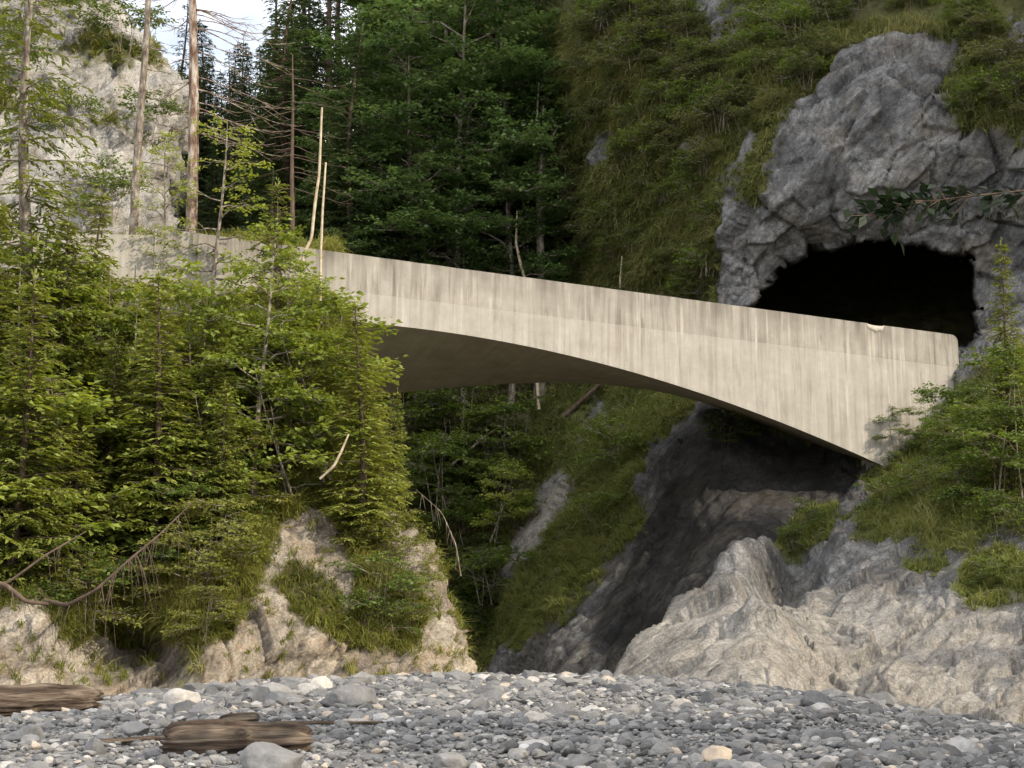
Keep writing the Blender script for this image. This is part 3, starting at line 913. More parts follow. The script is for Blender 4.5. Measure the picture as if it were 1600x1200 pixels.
# end block at the right: deep face down to the springing, then the abutment set into the slope
chip_s = float(to_bridge(np.array([1368.0]), np.array([512.0]), 0)[0, 0])
sp = np.unique(np.r_[np.linspace(S0 + 0.5, S1 - 0.25, 150), np.linspace(chip_s - 0.45, chip_s + 0.45, 25), S1 - 0.25 + 0.25 * np.sin(np.linspace(0, math.pi / 2, 8))])
hi_p = topz(sp) + 0.012 * fbm(np.c_[sp * 1.5, sp * 0, sp * 0], 3)
dc = np.abs(sp - chip_s)
hi_p -= np.where(dc < 0.36, 0.05 * np.sqrt(np.clip(1 - (dc / 0.36) ** 2, 0, 1)), 0)
u = np.clip((sp - (S1 - 0.25)) / 0.25, 0, 1)
hi_p -= 0.25 * (1 - np.sqrt(np.clip(1 - u ** 2, 0, 1)))
lo_p = topz(sp) - JOINT
V, F = slab_mesh(sp, lo_p, hi_p, -0.003, 0.30)
pn = link_mesh('parapet', V, F, M['parapet'], bridge, flat=True)
# fresh break lining the notch
sc = np.linspace(chip_s - 0.36, chip_s + 0.36, 20)
hc = topz(sc) - 0.05 * np.sqrt(np.clip(1 - ((sc - chip_s) / 0.362) ** 2, 0, 1)) + 0.004
V, F = slab_mesh(sc, hc - 0.02 - 0.21 * np.sqrt(np.clip(1 - ((sc - chip_s) / 0.362) ** 2, 0, 1)) + 0.02 * np.sin(sc * 23), hc, -0.011, 0.31)
link_mesh('fresh_break', V, F, M['chip'], pn)
sp2 = np.linspace(S0 + 0.5, S1 + 0.6, 60)
V, F = slab_mesh(sp2, topz(sp2) - JOINT, topz(sp2), WID - 0.3, WID + 0.015)
link_mesh('parapet', V, F, M['parapet'], bridge, flat=True)
V, F = slab_mesh(np.linspace(S0 + 0.6, S1 + 9, 60), topz(np.linspace(S0 + .6, S1 + 9, 60)) - 1.26, topz(np.linspace(S0 + .6, S1 + 9, 60)) - 1.02, 0.31, WID - 0.31)
link_mesh('deck', V, F, M['road'], bridge, flat=True)
# abutment face below the parapet, right of the arch, stepping down into the bank
ab = np.linspace(18.6, S1 - 0.02, 14)
zb = np.interp(ab, [18.6, 19.3, 20.2, S1], [near_z(18.6), near_z(18.6) + 0.3, near_z(18.6) + 0.9, near_z(18.6) + 1.8])
V, F = slab_mesh(ab, near_z(18.6) - 0.35 + 0.12 * (ab - 18.6), topz(ab) - JOINT, 0.002, 1.3)
link_mesh('abutment', V, F, M['girder'], bridge, flat=True)
# wing wall carrying the road on to the left
wl = np.array([to_bridge(np.array([x]), np.array([y]), 0)[0] for x, y in ((488, 388), (430, 371), (380, 366), (310, 366), (225, 372), (150, 350), (60, 340))])
ws = np.r_[S0 + 0.5, np.linspace(S0 + 0.5, -24, 40)[1:]]
zt = np.where(ws > -4.2, topz(ws), topz(ws) - 0.10 * (-4.2 - ws) ** 1.0 + 0.05 * fbm(np.c_[ws, ws * 0, ws * 0], 3))
idx = np.argsort(ws)
V, F = slab_mesh(ws[idx], zt[idx] - 3.2, zt[idx], 0.03, 0.42)
V[:, 1] += 0.010 * np.clip(S0 + 1 - V[:, 0], 0, None) ** 2
link_mesh('wing_wall', V, F, M['girder'], bridge, flat=True)

# ------------------------------------------------------------------ scattering helpers
def scatter(V, F, w, n, seed):
    """n random points on quads with face weight w(per vertex); returns points, normals, vertex index"""
    rs = np.random.RandomState(seed)
    a, b, c, d = (V[F[:, k]] for k in range(4))
    nn = np.cross(c - a, d - b)
    area = np.linalg.norm(nn, axis=1) * 0.5
    nn /= (area * 2)[:, None] + 1e-9
    nn[nn[:, 1] > 0.35] *= 1
    wt = area * w[F].mean(1)
    wt = np.where(np.linalg.norm(a - c, axis=1) > 4.0, 0, wt)
    cdf = np.cumsum(wt)
    k = np.searchsorted(cdf, rs.rand(n) * cdf[-1])
    k = np.clip(k, 0, len(F) - 1)
    u, v = rs.rand(n)[:, None], rs.rand(n)[:, None]
    p = (a[k] * (1 - u) + b[k] * u) * (1 - v) + (d[k] * (1 - u) + c[k] * u) * v
    return p, nn[k]

def tufts(name, V, F, w, n, seed, mat, blades=12, length=0.35, width=0.03, droop=0.6, label=None, tintfreq=0.5, lean=0.6):
    rs = np.random.RandomState(seed)
    p, nn = scatter(V, F, w, n, seed)
    if nn[:, 1].mean() > 0:
        nn = -nn
    sc = length * np.exp(rs.normal(0, 0.35, n))
    patch = fbm(p * tintfreq, 3)
    sc *= np.clip(1 + patch, 0.5, 1.7)
    base_t = 0.5 + 0.55 * patch + rs.normal(0, 0.10, n)
    P0 = np.repeat(p, blades, 0)
    m = len(P0)
    sc = np.repeat(sc, blades) * rs.uniform(0.6, 1.2, m)
    d = np.repeat(nn, blades, 0) * lean + np.array([0, 0, 0.75]) + rs.normal(0, 0.42, (m, 3))
    d /= np.linalg.norm(d, axis=1)[:, None]
    P0 = P0 + rs.normal(0, 0.05, (m, 3)) - d * 0.03
    side = np.cross(d, rs.normal(0, 1, (m, 3)))
    side /= np.linalg.norm(side, axis=1)[:, None] + 1e-9
    wd = width * rs.uniform(0.6, 1.3, m)
    P1 = P0 + d * (sc * 0.5)[:, None]
    d2 = d + np.array([0, 0, -droop]) * rs.uniform(0.6, 1.5, m)[:, None]
    d2 /= np.linalg.norm(d2, axis=1)[:, None]
    P2 = P1 + d2 * (sc * 0.55)[:, None]
    s = side * (wd * 0.5)[:, None]
    Vv = np.stack([P0 - s, P0 + s, P1 + s * 0.9, P1 - s * 0.9, P2 + s * 0.2, P2 - s * 0.2], 1).reshape(-1, 3)
    i = np.arange(m) * 6
    Ff = np.stack([np.c_[i, i + 1, i + 2, i + 3], np.c_[i + 3, i + 2, i + 4, i + 5]], 1).reshape(-1, 4)
    t = np.repeat(np.clip(np.repeat(base_t, blades) + rs.normal(0, 0.1, m), 0, 1), 6)
    o = link_mesh(name, Vv, Ff, mat, None, {'tint': t})
    return tag(o, label, 'grass' if label else None, None, 'stuff')

# ------------------------------------------------------------------ tree builders (each returns trunk mesh object data + crown)
def unit(v):
    return v / (np.linalg.norm(v, axis=-1, keepdims=True) + 1e-9)

def spruce_parts(seed, H, R, zb=0.06, dz=0.42, nbr=6, droop=0.55, twig=0.13, leaf=0.17, lw=0.055, trunk_r=None, thin=1.0, tip_up=0.35):
    rs = np.random.RandomState(seed)
    T, C = MB(), MB()
    tr = trunk_r or 0.012 * H + 0.02
    zz = np.linspace(-0.3, H, 14)
    bend = np.c_[0.02 * H * np.sin(zz * 0.35 + seed), 0.015 * H * np.sin(zz * 0.27 + 2 * seed), zz]
    bend[:, :2] -= bend[0, :2]
    T.tube(bend, tr * np.clip(1 - zz / H, 0.03, 1) ** 0.9 + 0.004, 8)
    axis_at = lambda z: np.array([np.interp(z, zz, bend[:, 0]), np.interp(z, zz, bend[:, 1]), z])
    z = zb * H
    LC, LD, LN, LL, LT = [], [], [], [], []
    while z < H * 0.985:
        fr = (z - zb * H) / (H * (1 - zb))
        prof = (1 - fr) ** 0.8 * min(1.0, 0.55 + fr * 4)
        k = max(3, int(round(nbr * (1 - 0.35 * fr))))
        a0 = rs.rand() * 6.28
        for j in range(k):
            if rs.rand() > thin:
                continue
            L = R * prof * rs.uniform(0.65, 1.12) + 0.06
            az = a0 + 6.283 * j / k + rs.normal(0, 0.2)
            hd = np.array([math.cos(az), math.sin(az), 0])
            up = 0.55 * fr + 0.05 + rs.normal(0, 0.08)
            t = np.linspace(0, 1, 6)
            pts = axis_at(z + rs.normal(0, 0.06)) + hd * (L * t)[:, None]
            pts[:, 2] += L * (up * t - droop * (1 - 0.6 * fr) * t ** 2 + tip_up * (1 - fr) * t ** 3)
            T.tube(pts, np.linspace(0.012 + 0.008 * L, 0.004, 6), 4, 0.3)
            nt_ = max(3, int(L / twig))
            bt = rs.uniform(-0.12, 0.12)
            for s in range(nt_):
                tt = 0.03 + 0.97 * (s + rs.rand() * 0.6) / nt_
                b = np.array([np.interp(tt, t, pts[:, q]) for q in range(3)])
                tg = unit(pts[min(5, int(tt * 5) + 1)] - pts[int(min(tt, 0.999) * 5)])
                sd = np.cross(tg, [0, 0, 1.0])
                side = 1 if s % 2 else -1
                tl = min(0.75, 0.10 + 0.42 * L * (1.05 - tt) ** 0.8) * rs.uniform(0.7, 1.15)
                dr = unit(tg * 0.62 + sd * side * 0.8 + np.array([0, 0, -0.22 - 0.2 * rs.rand()]))
                m = max(2, int(tl / (leaf * 0.42)))
                q = (np.arange(m) + 0.3) / m
                c = b + dr * (tl * q)[:, None]
                c[:, 2] -= 0.12 * tl * q ** 2
                for sgn in (-1, 1):
                    sv = np.cross(dr, [0, 0, 1.0])
                    LC.append(c)
                    LD.append(dr + sv * sgn * 0.55 + rs.normal(0, 0.16, (m, 3)))
                    LN.append(np.array([0, 0, 1.0]) + rs.normal(0, 0.35, (m, 3)))
                    LL.append(leaf * rs.uniform(0.7, 1.2, m))
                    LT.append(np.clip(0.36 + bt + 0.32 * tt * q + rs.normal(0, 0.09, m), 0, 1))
        z += dz * rs.uniform(0.75, 1.2) * (1 - 0.35 * fr)
    # leader
    c = np.c_[np.zeros((8, 2)), np.linspace(H * 0.95, H, 8)]
    c[:, :2] += axis_at(H * 0.97)[:2]
    LC.append(c); LD.append(rs.normal(0, 0.5, (8, 3)) + [0, 0, 0.8]); LN.append(rs.normal(0, 1, (8, 3))); LL.append(np.full(8, leaf)); LT.append(np.full(8, 0.7))
    LC, LD, LN, LL, LT = (np.concatenate(x) for x in (LC, LD, LN, LL, LT))
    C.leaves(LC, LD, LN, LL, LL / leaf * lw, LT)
    return T, C

def leafy_parts(seed, H, R, zb=0.25, limbs=22, leaf=0.11, trunk_r=None, flatness=0.65, twigs=7, per=9, lean=(0, 0), shape=0.8, up=0.45, fork=False, stems=1):
    """broadleaf tree: trunk, limbs, side branches, twigs with layered leaf sprays"""
    rs = np.random.RandomState(seed)
    T, C = MB(), MB()
    tr = trunk_r or 0.011 * H + 0.015
    LC, LD, LN, LT = [], [], [], []
    for st in range(stems):
        zz = np.linspace(-0.25, H * 0.93, 12)
        ph = rs.rand(2) * 6
        off = rs.normal(0, 0.18, 2) * (stems > 1)
        spread = rs.normal(0, 0.16, 2) * (stems > 1)
        ax_ = np.c_[off[0] + spread[0] * zz + lean[0] * zz / H + 0.018 * H * np.sin(zz * 3.2 / H + ph[0]), off[1] + spread[1] * zz + lean[1] * zz / H + 0.018 * H * np.sin(zz * 3.7 / H + ph[1]), zz]
        T.tube(ax_, tr / math.sqrt(stems) * np.clip(1 - 0.92 * zz / H, 0.05, 1.05), 8)
        at = lambda z: np.array([np.interp(z, zz, ax_[:, q]) for q in range(3)])
        nl = max(4, limbs // stems)
        for i in range(nl):
            f = (i + rs.rand()) / nl
            z = H * (zb + (0.95 - zb) * f)
            prof = math.sin(math.pi * min(1, 0.25 + 0.72 * f)) ** shape
            L = R * prof * rs.uniform(0.6, 1.15) + 0.15
            az = i * 2.4 + rs.normal(0, 0.5)
            el = up * (0.3 + 1.3 * f) + rs.normal(0, 0.12)
            t = np.linspace(0, 1, 6)
            hd = np.array([math.cos(az), math.sin(az), 0])
            pts = at(z) + hd * (L * t * math.cos(el))[:, None]
            pts[:, 2] += L * (math.sin(el) * t - 0.22 * t ** 2)
            pts[1:] += rs.normal(0, 0.035 * L, (5, 3))
            r0 = tr * 0.42 * (1 - 0.6 * f) * (0.5 + 0.5 * prof) / math.sqrt(stems)
            T.tube(pts, np.linspace(r0, 0.006, 6), 5, 0.4)
            lt = rs.normal(0, 0.10)
            nsb = max(3, int(4 + L * 2.2))
            for k in range(nsb):
                tt = 0.22 + 0.78 * (k + rs.rand()) / nsb
                b = np.array([np.interp(tt, t, pts[:, q]) for q in range(3)])
                a2 = az + rs.choice([-1, 1]) * rs.uniform(0.4, 1.2)
                sl = L * (1.15 - tt) * 0.55 * rs.uniform(0.6, 1.1) + 0.12
                d2 = unit(np.array([math.cos(a2), math.sin(a2), rs.normal(0.12, 0.18)]))
                e = b + d2 * sl
                T.tube(np.array([b, (b + e) / 2 + [0, 0, 0.04 * sl], e]), [0.010, 0.007, 0.004], 3, 0.4)
                nt_ = max(2, int(twigs * min(1.2, 0.45 + sl * 0.5)))
                for w in range(nt_):
                    q = (w + rs.rand()) / nt_
                    bb = b + (e - b) * (0.15 + 0.85 * q)
                    a3 = a2 + rs.choice([-1, 1]) * rs.uniform(0.2, 1.3)
                    d3 = unit(np.array([math.cos(a3), math.sin(a3), rs.normal(0.0, 0.20)]))
                    tl = leaf * rs.uniform(2.2, 4.2)
                    u = np.linspace(0.05, 1, per)
                    c = bb + d3 * (tl * u)[:, None] + rs.normal(0, leaf * 0.25, (per, 3)) * [1, 1, 1 - 0.5 * flatness]
                    sv = np.cross(d3, [0, 0, 1.0])
                    sg = np.where(np.arange(per) % 2, 1, -1)[:, None]
                    LC.append(c)
                    LD.append(d3 * 0.6 + sv * sg * 0.7 + rs.normal(0, 0.25, (per, 3)) + [0, 0, -0.15])
                    LN.append(np.array([0, 0, 1.0]) * (0.4 + flatness) + rs.normal(0, 0.42, (per, 3)))
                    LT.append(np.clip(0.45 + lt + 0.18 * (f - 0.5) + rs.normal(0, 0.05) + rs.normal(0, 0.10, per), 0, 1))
    LC, LD, LN, LT = (np.concatenate(x) for x in (LC, LD, LN, LT))
    L = leaf * rs.uniform(0.7, 1.25, len(LC))
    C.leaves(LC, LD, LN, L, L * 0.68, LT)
    return T, C

PROTO = {}
def proto(key, parts, bark, leafmat):
    T, C = parts
    t = T.build('trunk', M[bark]) if T else None
    c = C.build('crown', M[leafmat]) if C else None
    for o in (t, c):
        if o:
            COL.objects.unlink(o)
    PROTO[key] = (t, c)

def plant(key, name, loc, label, cat, group=None, s=1.0, rz=None, sz=None, tilt=(0, 0)):
    """one tree: a base Empty with its own copies of trunk and crown"""
    rz = random.random() * 6.28 if rz is None else rz
    e = empty(name, tuple(float(q) for q in loc), label, cat, group, rz, s)
    e.rotation_euler = (tilt[0], tilt[1], rz)
    if sz:
        e.scale = (s, s, sz)
    for o in PROTO[key]:
        if o:
            c = o.copy()
            COL.objects.link(c)
            c.parent = e
    return e

random.seed(11)
proto('spruce_big', spruce_parts(1, 16, 2.7, zb=0.10, dz=0.5, nbr=6, leaf=0.24, lw=0.085, twig=0.19, droop=0.75), 'bark_dark', 'spruce')
proto('spruce_tall', spruce_parts(2, 18, 2.1, zb=0.28, dz=0.62, nbr=5, leaf=0.24, lw=0.08, twig=0.2, droop=0.85, thin=0.8), 'bark_dark', 'spruce')
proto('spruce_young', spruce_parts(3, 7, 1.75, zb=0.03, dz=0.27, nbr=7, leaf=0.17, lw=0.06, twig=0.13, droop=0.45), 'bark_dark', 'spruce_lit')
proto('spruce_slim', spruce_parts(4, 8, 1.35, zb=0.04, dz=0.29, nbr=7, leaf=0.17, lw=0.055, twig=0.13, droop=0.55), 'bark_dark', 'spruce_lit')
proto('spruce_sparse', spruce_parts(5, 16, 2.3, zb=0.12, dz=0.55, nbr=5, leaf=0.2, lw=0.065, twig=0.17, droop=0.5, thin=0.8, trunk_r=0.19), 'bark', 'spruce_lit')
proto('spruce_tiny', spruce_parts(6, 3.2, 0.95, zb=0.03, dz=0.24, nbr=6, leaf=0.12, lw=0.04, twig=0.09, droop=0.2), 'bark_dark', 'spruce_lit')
proto('beech_big', leafy_parts(11, 18, 4.2, zb=0.34, limbs=34, leaf=0.145, twigs=9, per=9), 'bark', 'beech')
proto('beech_mid', leafy_parts(12, 12, 3.4, zb=0.30, limbs=28, leaf=0.13, twigs=9, per=9), 'bark', 'beech')
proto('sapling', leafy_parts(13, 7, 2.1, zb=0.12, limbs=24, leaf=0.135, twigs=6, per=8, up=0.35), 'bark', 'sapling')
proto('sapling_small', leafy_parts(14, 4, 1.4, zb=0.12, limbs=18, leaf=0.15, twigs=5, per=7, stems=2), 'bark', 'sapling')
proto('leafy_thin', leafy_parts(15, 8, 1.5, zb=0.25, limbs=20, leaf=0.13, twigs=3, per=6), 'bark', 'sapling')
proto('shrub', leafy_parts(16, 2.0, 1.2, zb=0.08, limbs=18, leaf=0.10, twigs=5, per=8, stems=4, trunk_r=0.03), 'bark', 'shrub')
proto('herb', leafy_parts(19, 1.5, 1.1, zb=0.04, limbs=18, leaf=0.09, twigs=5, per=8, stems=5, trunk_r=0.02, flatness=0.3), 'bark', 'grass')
proto('heath', leafy_parts(20, 0.8, 0.85, zb=0.03, limbs=16, leaf=0.065, twigs=6, per=9, stems=5, trunk_r=0.012, flatness=0.2, up=0.6), 'bark', 'heath')
proto('undergrowth', leafy_parts(22, 2.2, 1.4, zb=0.05, limbs=20, leaf=0.12, twigs=6, per=8, stems=4, trunk_r=0.03, up=0.4), 'bark', 'shrub')
proto('bush_tree', leafy_parts(24, 5, 1.9, zb=0.06, limbs=26, leaf=0.11, twigs=7, per=8, stems=3, trunk_r=0.05, up=0.5), 'bark', 'shrub')
proto('shrub_low', leafy_parts(17, 1.1, 1.0, zb=0.05, limbs=16, leaf=0.09, twigs=5, per=8, stems=4, trunk_r=0.02), 'bark', 'shrub')
proto('ivy', leafy_parts(18, 2.4, 0.7, zb=0.05, limbs=20, leaf=0.12, twigs=4, per=7, stems=3, trunk_r=0.02), 'bark', 'beech')

def bank_pt(px, py, sink=0.25):
    p = P(px, py, BANK(px, py))
    return p - np.array([0, 0, sink])
def wall_pt(px, py, sink=0.3, fwd=0.0):
    p = P(px, py, WALL(px, py))
    return p - np.array([0, fwd, sink])
def topz_at(py, Y):
    return float(P(800, py, Y)[2])
HGT = dict(spruce_big=16, spruce_tall=18, spruce_young=7, spruce_slim=8, spruce_sparse=16, spruce_tiny=3.2, beech_big=17, beech_mid=11.5, sapling=7, sapling_small=4, leafy_thin=8, bush_tree=5, shrub=2, shrub_low=1.2, ivy=2.4)
def grow(key, name, base, top_py, label, cat, group=None, wide=1.0, rz=None, tilt=(0, 0)):
    """plant so that its top reaches photo row top_py at its own distance"""
    h = topz_at(top_py, base[1]) - base[2]
    k = h / HGT[key]
    return plant(key, name, base, label, cat, group, k * wide, rz, k, tilt)

# ------------------------------------------------------------------ trees and shrubs of the left bank
grow('spruce_sparse', 'spruce_tree', bank_pt(45, 700), -330, 'tall thinly branched spruce at the left edge, its trunk showing against the pale cliff', 'tree', wide=1.0)
grow('spruce_young', 'spruce_tree', bank_pt(15, 900), 430, 'dark bushy young spruce lowest on the bank under the tall thin spruce', 'tree', wide=1.0)
grow('spruce_young', 'spruce_tree', bank_pt(85, 760), 330, 'green spruce with dense tiers right beside the tall thin spruce trunk', 'tree', wide=0.85)
grow('spruce_slim', 'spruce_tree', bank_pt(235, 880), 420, 'olive brown spruce above the fallen bare stem', 'tree', wide=1.25)
grow('spruce_young', 'spruce_tree', bank_pt(160, 840), 520, 'olive spruce with drooping tips over the dark hollow in the bank', 'tree', wide=1.0)
grow('spruce_slim', 'spruce_tree', bank_pt(330, 800), 470, 'small olive spruce between the olive brown spruce and the bright green beech', 'tree', wide=1.0)
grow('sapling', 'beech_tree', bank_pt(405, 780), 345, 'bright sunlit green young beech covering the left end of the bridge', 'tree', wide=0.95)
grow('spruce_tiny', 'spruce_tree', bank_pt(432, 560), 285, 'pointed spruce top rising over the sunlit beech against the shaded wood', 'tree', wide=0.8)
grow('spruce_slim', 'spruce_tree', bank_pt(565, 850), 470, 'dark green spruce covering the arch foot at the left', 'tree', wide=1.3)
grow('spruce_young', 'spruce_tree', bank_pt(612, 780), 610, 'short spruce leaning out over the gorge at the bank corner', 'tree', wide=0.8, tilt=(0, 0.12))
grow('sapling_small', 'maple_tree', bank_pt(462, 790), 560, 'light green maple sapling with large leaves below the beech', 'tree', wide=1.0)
grow('sapling_small', 'maple_tree', bank_pt(165, 640), 430, 'yellow green maple sapling among the spruces at the left edge', 'tree', wide=0.9)
grow('leafy_thin', 'broadleaf_tree', bank_pt(335, 520), 165, 'thin bright leaved tree growing beside the dead bare trunk', 'tree', wide=1.0)
grow('leafy_thin', 'broadleaf_tree', bank_pt(250, 500), 190, 'thin leafy tree between the two bare trunks', 'tree', wide=0.8)
grow('spruce_young', 'spruce_tree', bank_pt(-60, 820), 300, 'broad dark spruce cut off by the left picture edge', 'tree', wide=1.0)
grow('spruce_young', 'spruce_tree', bank_pt(120, 900), 640, 'small dark spruce just above the root hollow', 'tree', wide=1.2)

for k, (px, py, key, sc, lab) in enumerate([
        (300, 860, 'shrub', 1.0, 'sunlit bush hanging over the rock face left of the grey rock slab'),
        (355, 820, 'shrub', 0.9, 'yellow green bush in the sun under the olive spruces'),
                (100, 930, 'shrub_low', 1.1, 'dim low bush at the foot of the left edge spruces'),
        (590, 940, 'shrub_low', 1.0, 'low bush on the sunny ledge near the bank corner'),
        (230, 940, 'shrub', 0.8, 'bush drooping over the dark hollow'), (140, 965, 'herb', 0.9, 'yellow green bush hanging over the dark hollow beside the root'), (320, 985, 'herb', 0.7, 'small yellow green bush low on the rock left of the grey slab'),
        (610, 985, 'shrub_low', 0.7, 'lowest tuft of bush on the bank corner'),
        (60, 640, 'shrub', 1.1, 'shaded bush behind the spruces at the left edge'),
        (450, 700, 'shrub', 0.9, 'shaded bush under the sunlit beech')]):
    plant(key, 'bush', bank_pt(px, py, 0.1), lab, 'bush', 'bushes on the sunlit bank', sc)

for px, py, key, sc in [(280, 760, 'herb', 1.3), (330, 900, 'herb', 1.2), (300, 930, 'herb', 1.0), (370, 790, 'herb', 1.2), (260, 840, 'herb', 1.2), (345, 730, 'herb', 1.3), (430, 740, 'herb', 1.1),
                        (240, 660, 'herb', 1.4), (180, 700, 'herb', 1.3), (120, 780, 'herb', 1.2), (640, 900, 'herb', 0.7), (200, 880, 'herb', 1.1), (310, 650, 'herb', 1.4), (520, 700, 'herb', 1.2), (60, 800, 'herb', 1.2), (380, 620, 'herb', 1.4), (600, 860, 'herb', 0.8), (270, 560, 'herb', 1.5), (160, 560, 'herb', 1.5), (470, 620, 'herb', 1.4), (640, 960, 'herb', 0.6)]:
    plant(key, 'bush', bank_pt(px, py, 0.1), 'leafy yellow green bush among the spruces on the sunlit bank', 'bush', 'yellow green bushes on the sunlit bank', sc)
for px, py, tp, key, w in [(200, 760, 450, 'sapling', 0.9), (100, 700, 400, 'sapling_small', 1.2), (260, 720, 520, 'sapling_small', 1.3), (30, 700, 470, 'sapling_small', 1.2), (130, 860, 600, 'sapling_small', 1.2), (345, 640, 440, 'sapling_small', 1.0), (440, 660, 440, 'sapling_small', 1.1), (230, 640, 470, 'sapling_small', 1.1), (60, 620, 380, 'sapling_small', 1.1), (310, 760, 560, 'sapling_small', 1.2), (200, 840, 640, 'sapling_small', 1.1), (500, 700, 450, 'sapling_small', 1.2), (440, 680, 400, 'sapling', 0.9), (520, 760, 500, 'sapling_small', 1.1), (300, 700, 430, 'sapling_small', 1.0), (90, 880, 560, 'sapling_small', 1.4), (20, 760, 380, 'sapling', 0.9), (130, 640, 300, 'spruce_slim', 1.2), (350, 850, 600, 'spruce_young', 1.0),
                           (270, 820, 560, 'spruce_young', 1.1), (180, 640, 440, 'sapling_small', 1.1), (280, 860, 650, 'sapling_small', 1.2), (350, 800, 620, 'sapling_small', 1.2)]:
    nm = 'spruce_tree' if 'spruce' in key else 'broadleaf_tree'
    grow(key, nm, bank_pt(px, py), tp, 'young %s in the tangled thicket on the sunlit bank' % ('spruce' if 'spruce' in key else 'broadleaf tree'), 'tree', 'young %s in the thicket' % ('spruces' if 'spruce' in key else 'broadleaf trees'), wide=w)

for px, py, tp, key, w in [(-130, 860, 380, 'spruce_young', 1.0), (-190, 760, 200, 'spruce_slim', 1.3), (-250, 880, 480, 'sapling_small', 1.2), (-300, 720, 250, 'spruce_young', 1.0), (-370, 820, 420, 'spruce_slim', 1.2), (-140, 640, 300, 'sapling', 0.9), (-420, 700, 300, 'sapling', 0.9), (-330, 920, 560, 'sapling_small', 1.2)]:
    nm = 'spruce_tree' if 'spruce' in key else 'broadleaf_tree'
    grow(key, nm, bank_pt(px, py), tp, '%s on the bank beyond the left picture edge' % ('spruce' if 'spruce' in key else 'broadleaf tree'), 'tree', '%s beyond the left picture edge' % ('spruces' if 'spruce' in key else 'broadleaf trees'), wide=w)

# --- bare and dead stems
def stem(name, pts, rads, label, cat, mat, twigs=(), group=None, sides=8):
    pts = np.asarray(pts, float)
    e = empty(name, tuple(pts[0]), label, cat, group)
    b = MB()
    q = pts - pts[0]
    n = 9 * len(q)
    ts = np.linspace(0, 1, n)
    src = np.linspace(0, 1, len(q))
    qq = np.stack([np.interp(ts, src, q[:, k]) for k in range(3)], 1)
    for _ in range(3):
        qq[1:-1] = (qq[:-2] + qq[2:] + 2 * qq[1:-1]) / 4
    rr = np.interp(ts, np.linspace(0, 1, len(rads)), rads)
    b.tube(qq, rr, sides)
    sv = b.V[0]
    ctr = np.repeat(qq, sides, 0)
    b.V[0] = ctr + (sv - ctr) * (1 + 0.22 * fbm(sv * [7, 7, 3] + 3.3, 3))[:, None]
    b.build('trunk', M[mat], e)
    if twigs:
        for grp in twigs:
            c = MB()
            for tp, tr in (grp if isinstance(grp, list) else [grp]):
                c.tube(np.asarray(tp) - pts[0], tr, 5)
            c.build('branch', M[mat], e)
    return e

def px_line(lst):
    return np.array([P(a, b, c) for a, b, c in lst])

rs = np.random.RandomState(5)
# dead larch with long drooping bare branches
def dead_branches(x0, Y, ys, to_right, rs, n, lmin, lmax, sag, trunk_top):
    tw = []
    for i in range(n):
        py = rs.uniform(*ys)
        b = P(x0, py, Y)
        az = (rs.uniform(-0.5, 0.5) if rs.rand() < to_right else math.pi + rs.uniform(-0.6, 0.6))
        L = rs.uniform(lmin, lmax) * (1 if abs(az) < 1 else 0.55)
        t = np.linspace(0, 1, 9)
        d = np.array([math.cos(az), math.sin(az), 0])
        pts = b + d * (L * t)[:, None]
        pts[:, 2] += L * (-0.10 * t - sag * t * t + sag * 0.75 * t ** 3.2) + 0.02 * np.sin(t * 9 + i)
        g_ = [(pts, np.linspace(0.022, 0.005, 9))]
        tw.append(g_)
        for k in range(rs.randint(4, 9)):
            f = rs.uniform(0.25, 0.95)
            q = np.array([np.interp(f, t, pts[:, m]) for m in range(3)])
            l2 = L * 0.28 * rs.uniform(0.4, 1.2)
            dd = unit(d + np.array([rs.normal(0, 0.4), rs.normal(0, 0.6), rs.normal(-0.25, 0.3)]))
            u = np.linspace(0, 1, 4)
            p2 = q + dd * (l2 * u)[:, None]
            p2[:, 2] -= 0.12 * l2 * u ** 2 - 0.14 * l2 * u ** 3
            g_.append((p2, np.linspace(0.009, 0.003, 4)))
    return tw
Yl = 46.0
lb = px_line([(300, 520, Yl), (299, 380, Yl), (302, 240, Yl), (303, 120, Yl), (301, 0, Yl), (300, -160, Yl)])
stem('larch_tree', lb, [0.19, 0.18, 0.165, 0.15, 0.12, 0.09], 'dead bare larch with long drooping leafless branches in front of the cliff', 'tree', 'bark_dead',
     dead_branches(302, Yl, (-80, 215), 0.72, rs, 34, 1.6, 3.4, 0.75, None))
Yl = 46.4
lb = px_line([(206, 560, Yl), (207, 420, Yl), (211, 300, Yl), (219, 180, Yl), (229, 60, Yl), (236, -120, Yl)])
stem('larch_tree', lb, [0.16, 0.15, 0.13, 0.115, 0.10, 0.08], 'slender leaning bare trunk, dark at its foot, left of the dead larch', 'tree', 'bark',
     dead_branches(222, Yl, (-60, 330), 0.5, rs, 16, 0.6, 1.5, 0.4, None))
lb = px_line([(456, 420, 58), (457, 330, 58), (456, 250, 58), (458, 170, 58), (457, 85, 58)])
stem('larch_tree', lb, [0.10, 0.09, 0.075, 0.05, 0.02], 'thin brown trunk with fine drooping branches behind the wall in the shaded wood', 'tree', 'bark_dark',
     dead_branches(456, 58, (110, 310), 0.5, rs, 26, 1.0, 2.6, 0.5, None))
stem('bare_stem', px_line([(466, 470, 45.2), (474, 398, 45.2), (487, 372, 45.25), (492, 320, 45.3), (499, 270, 45.3), (503, 168, 45.3)]), [0.05, 0.05, 0.045, 0.045, 0.04, 0.03],
     'taller of the two pale leafless stems rising in front of the parapet', 'stem', 'pale_wood')
stem('bare_stem', px_line([(500, 470, 45.2), (501, 400, 45.2), (504, 330, 45.2), (509, 254, 45.25)]), [0.045, 0.04, 0.035, 0.028],
     'shorter pale leafless stem right of the taller one', 'stem', 'pale_wood')
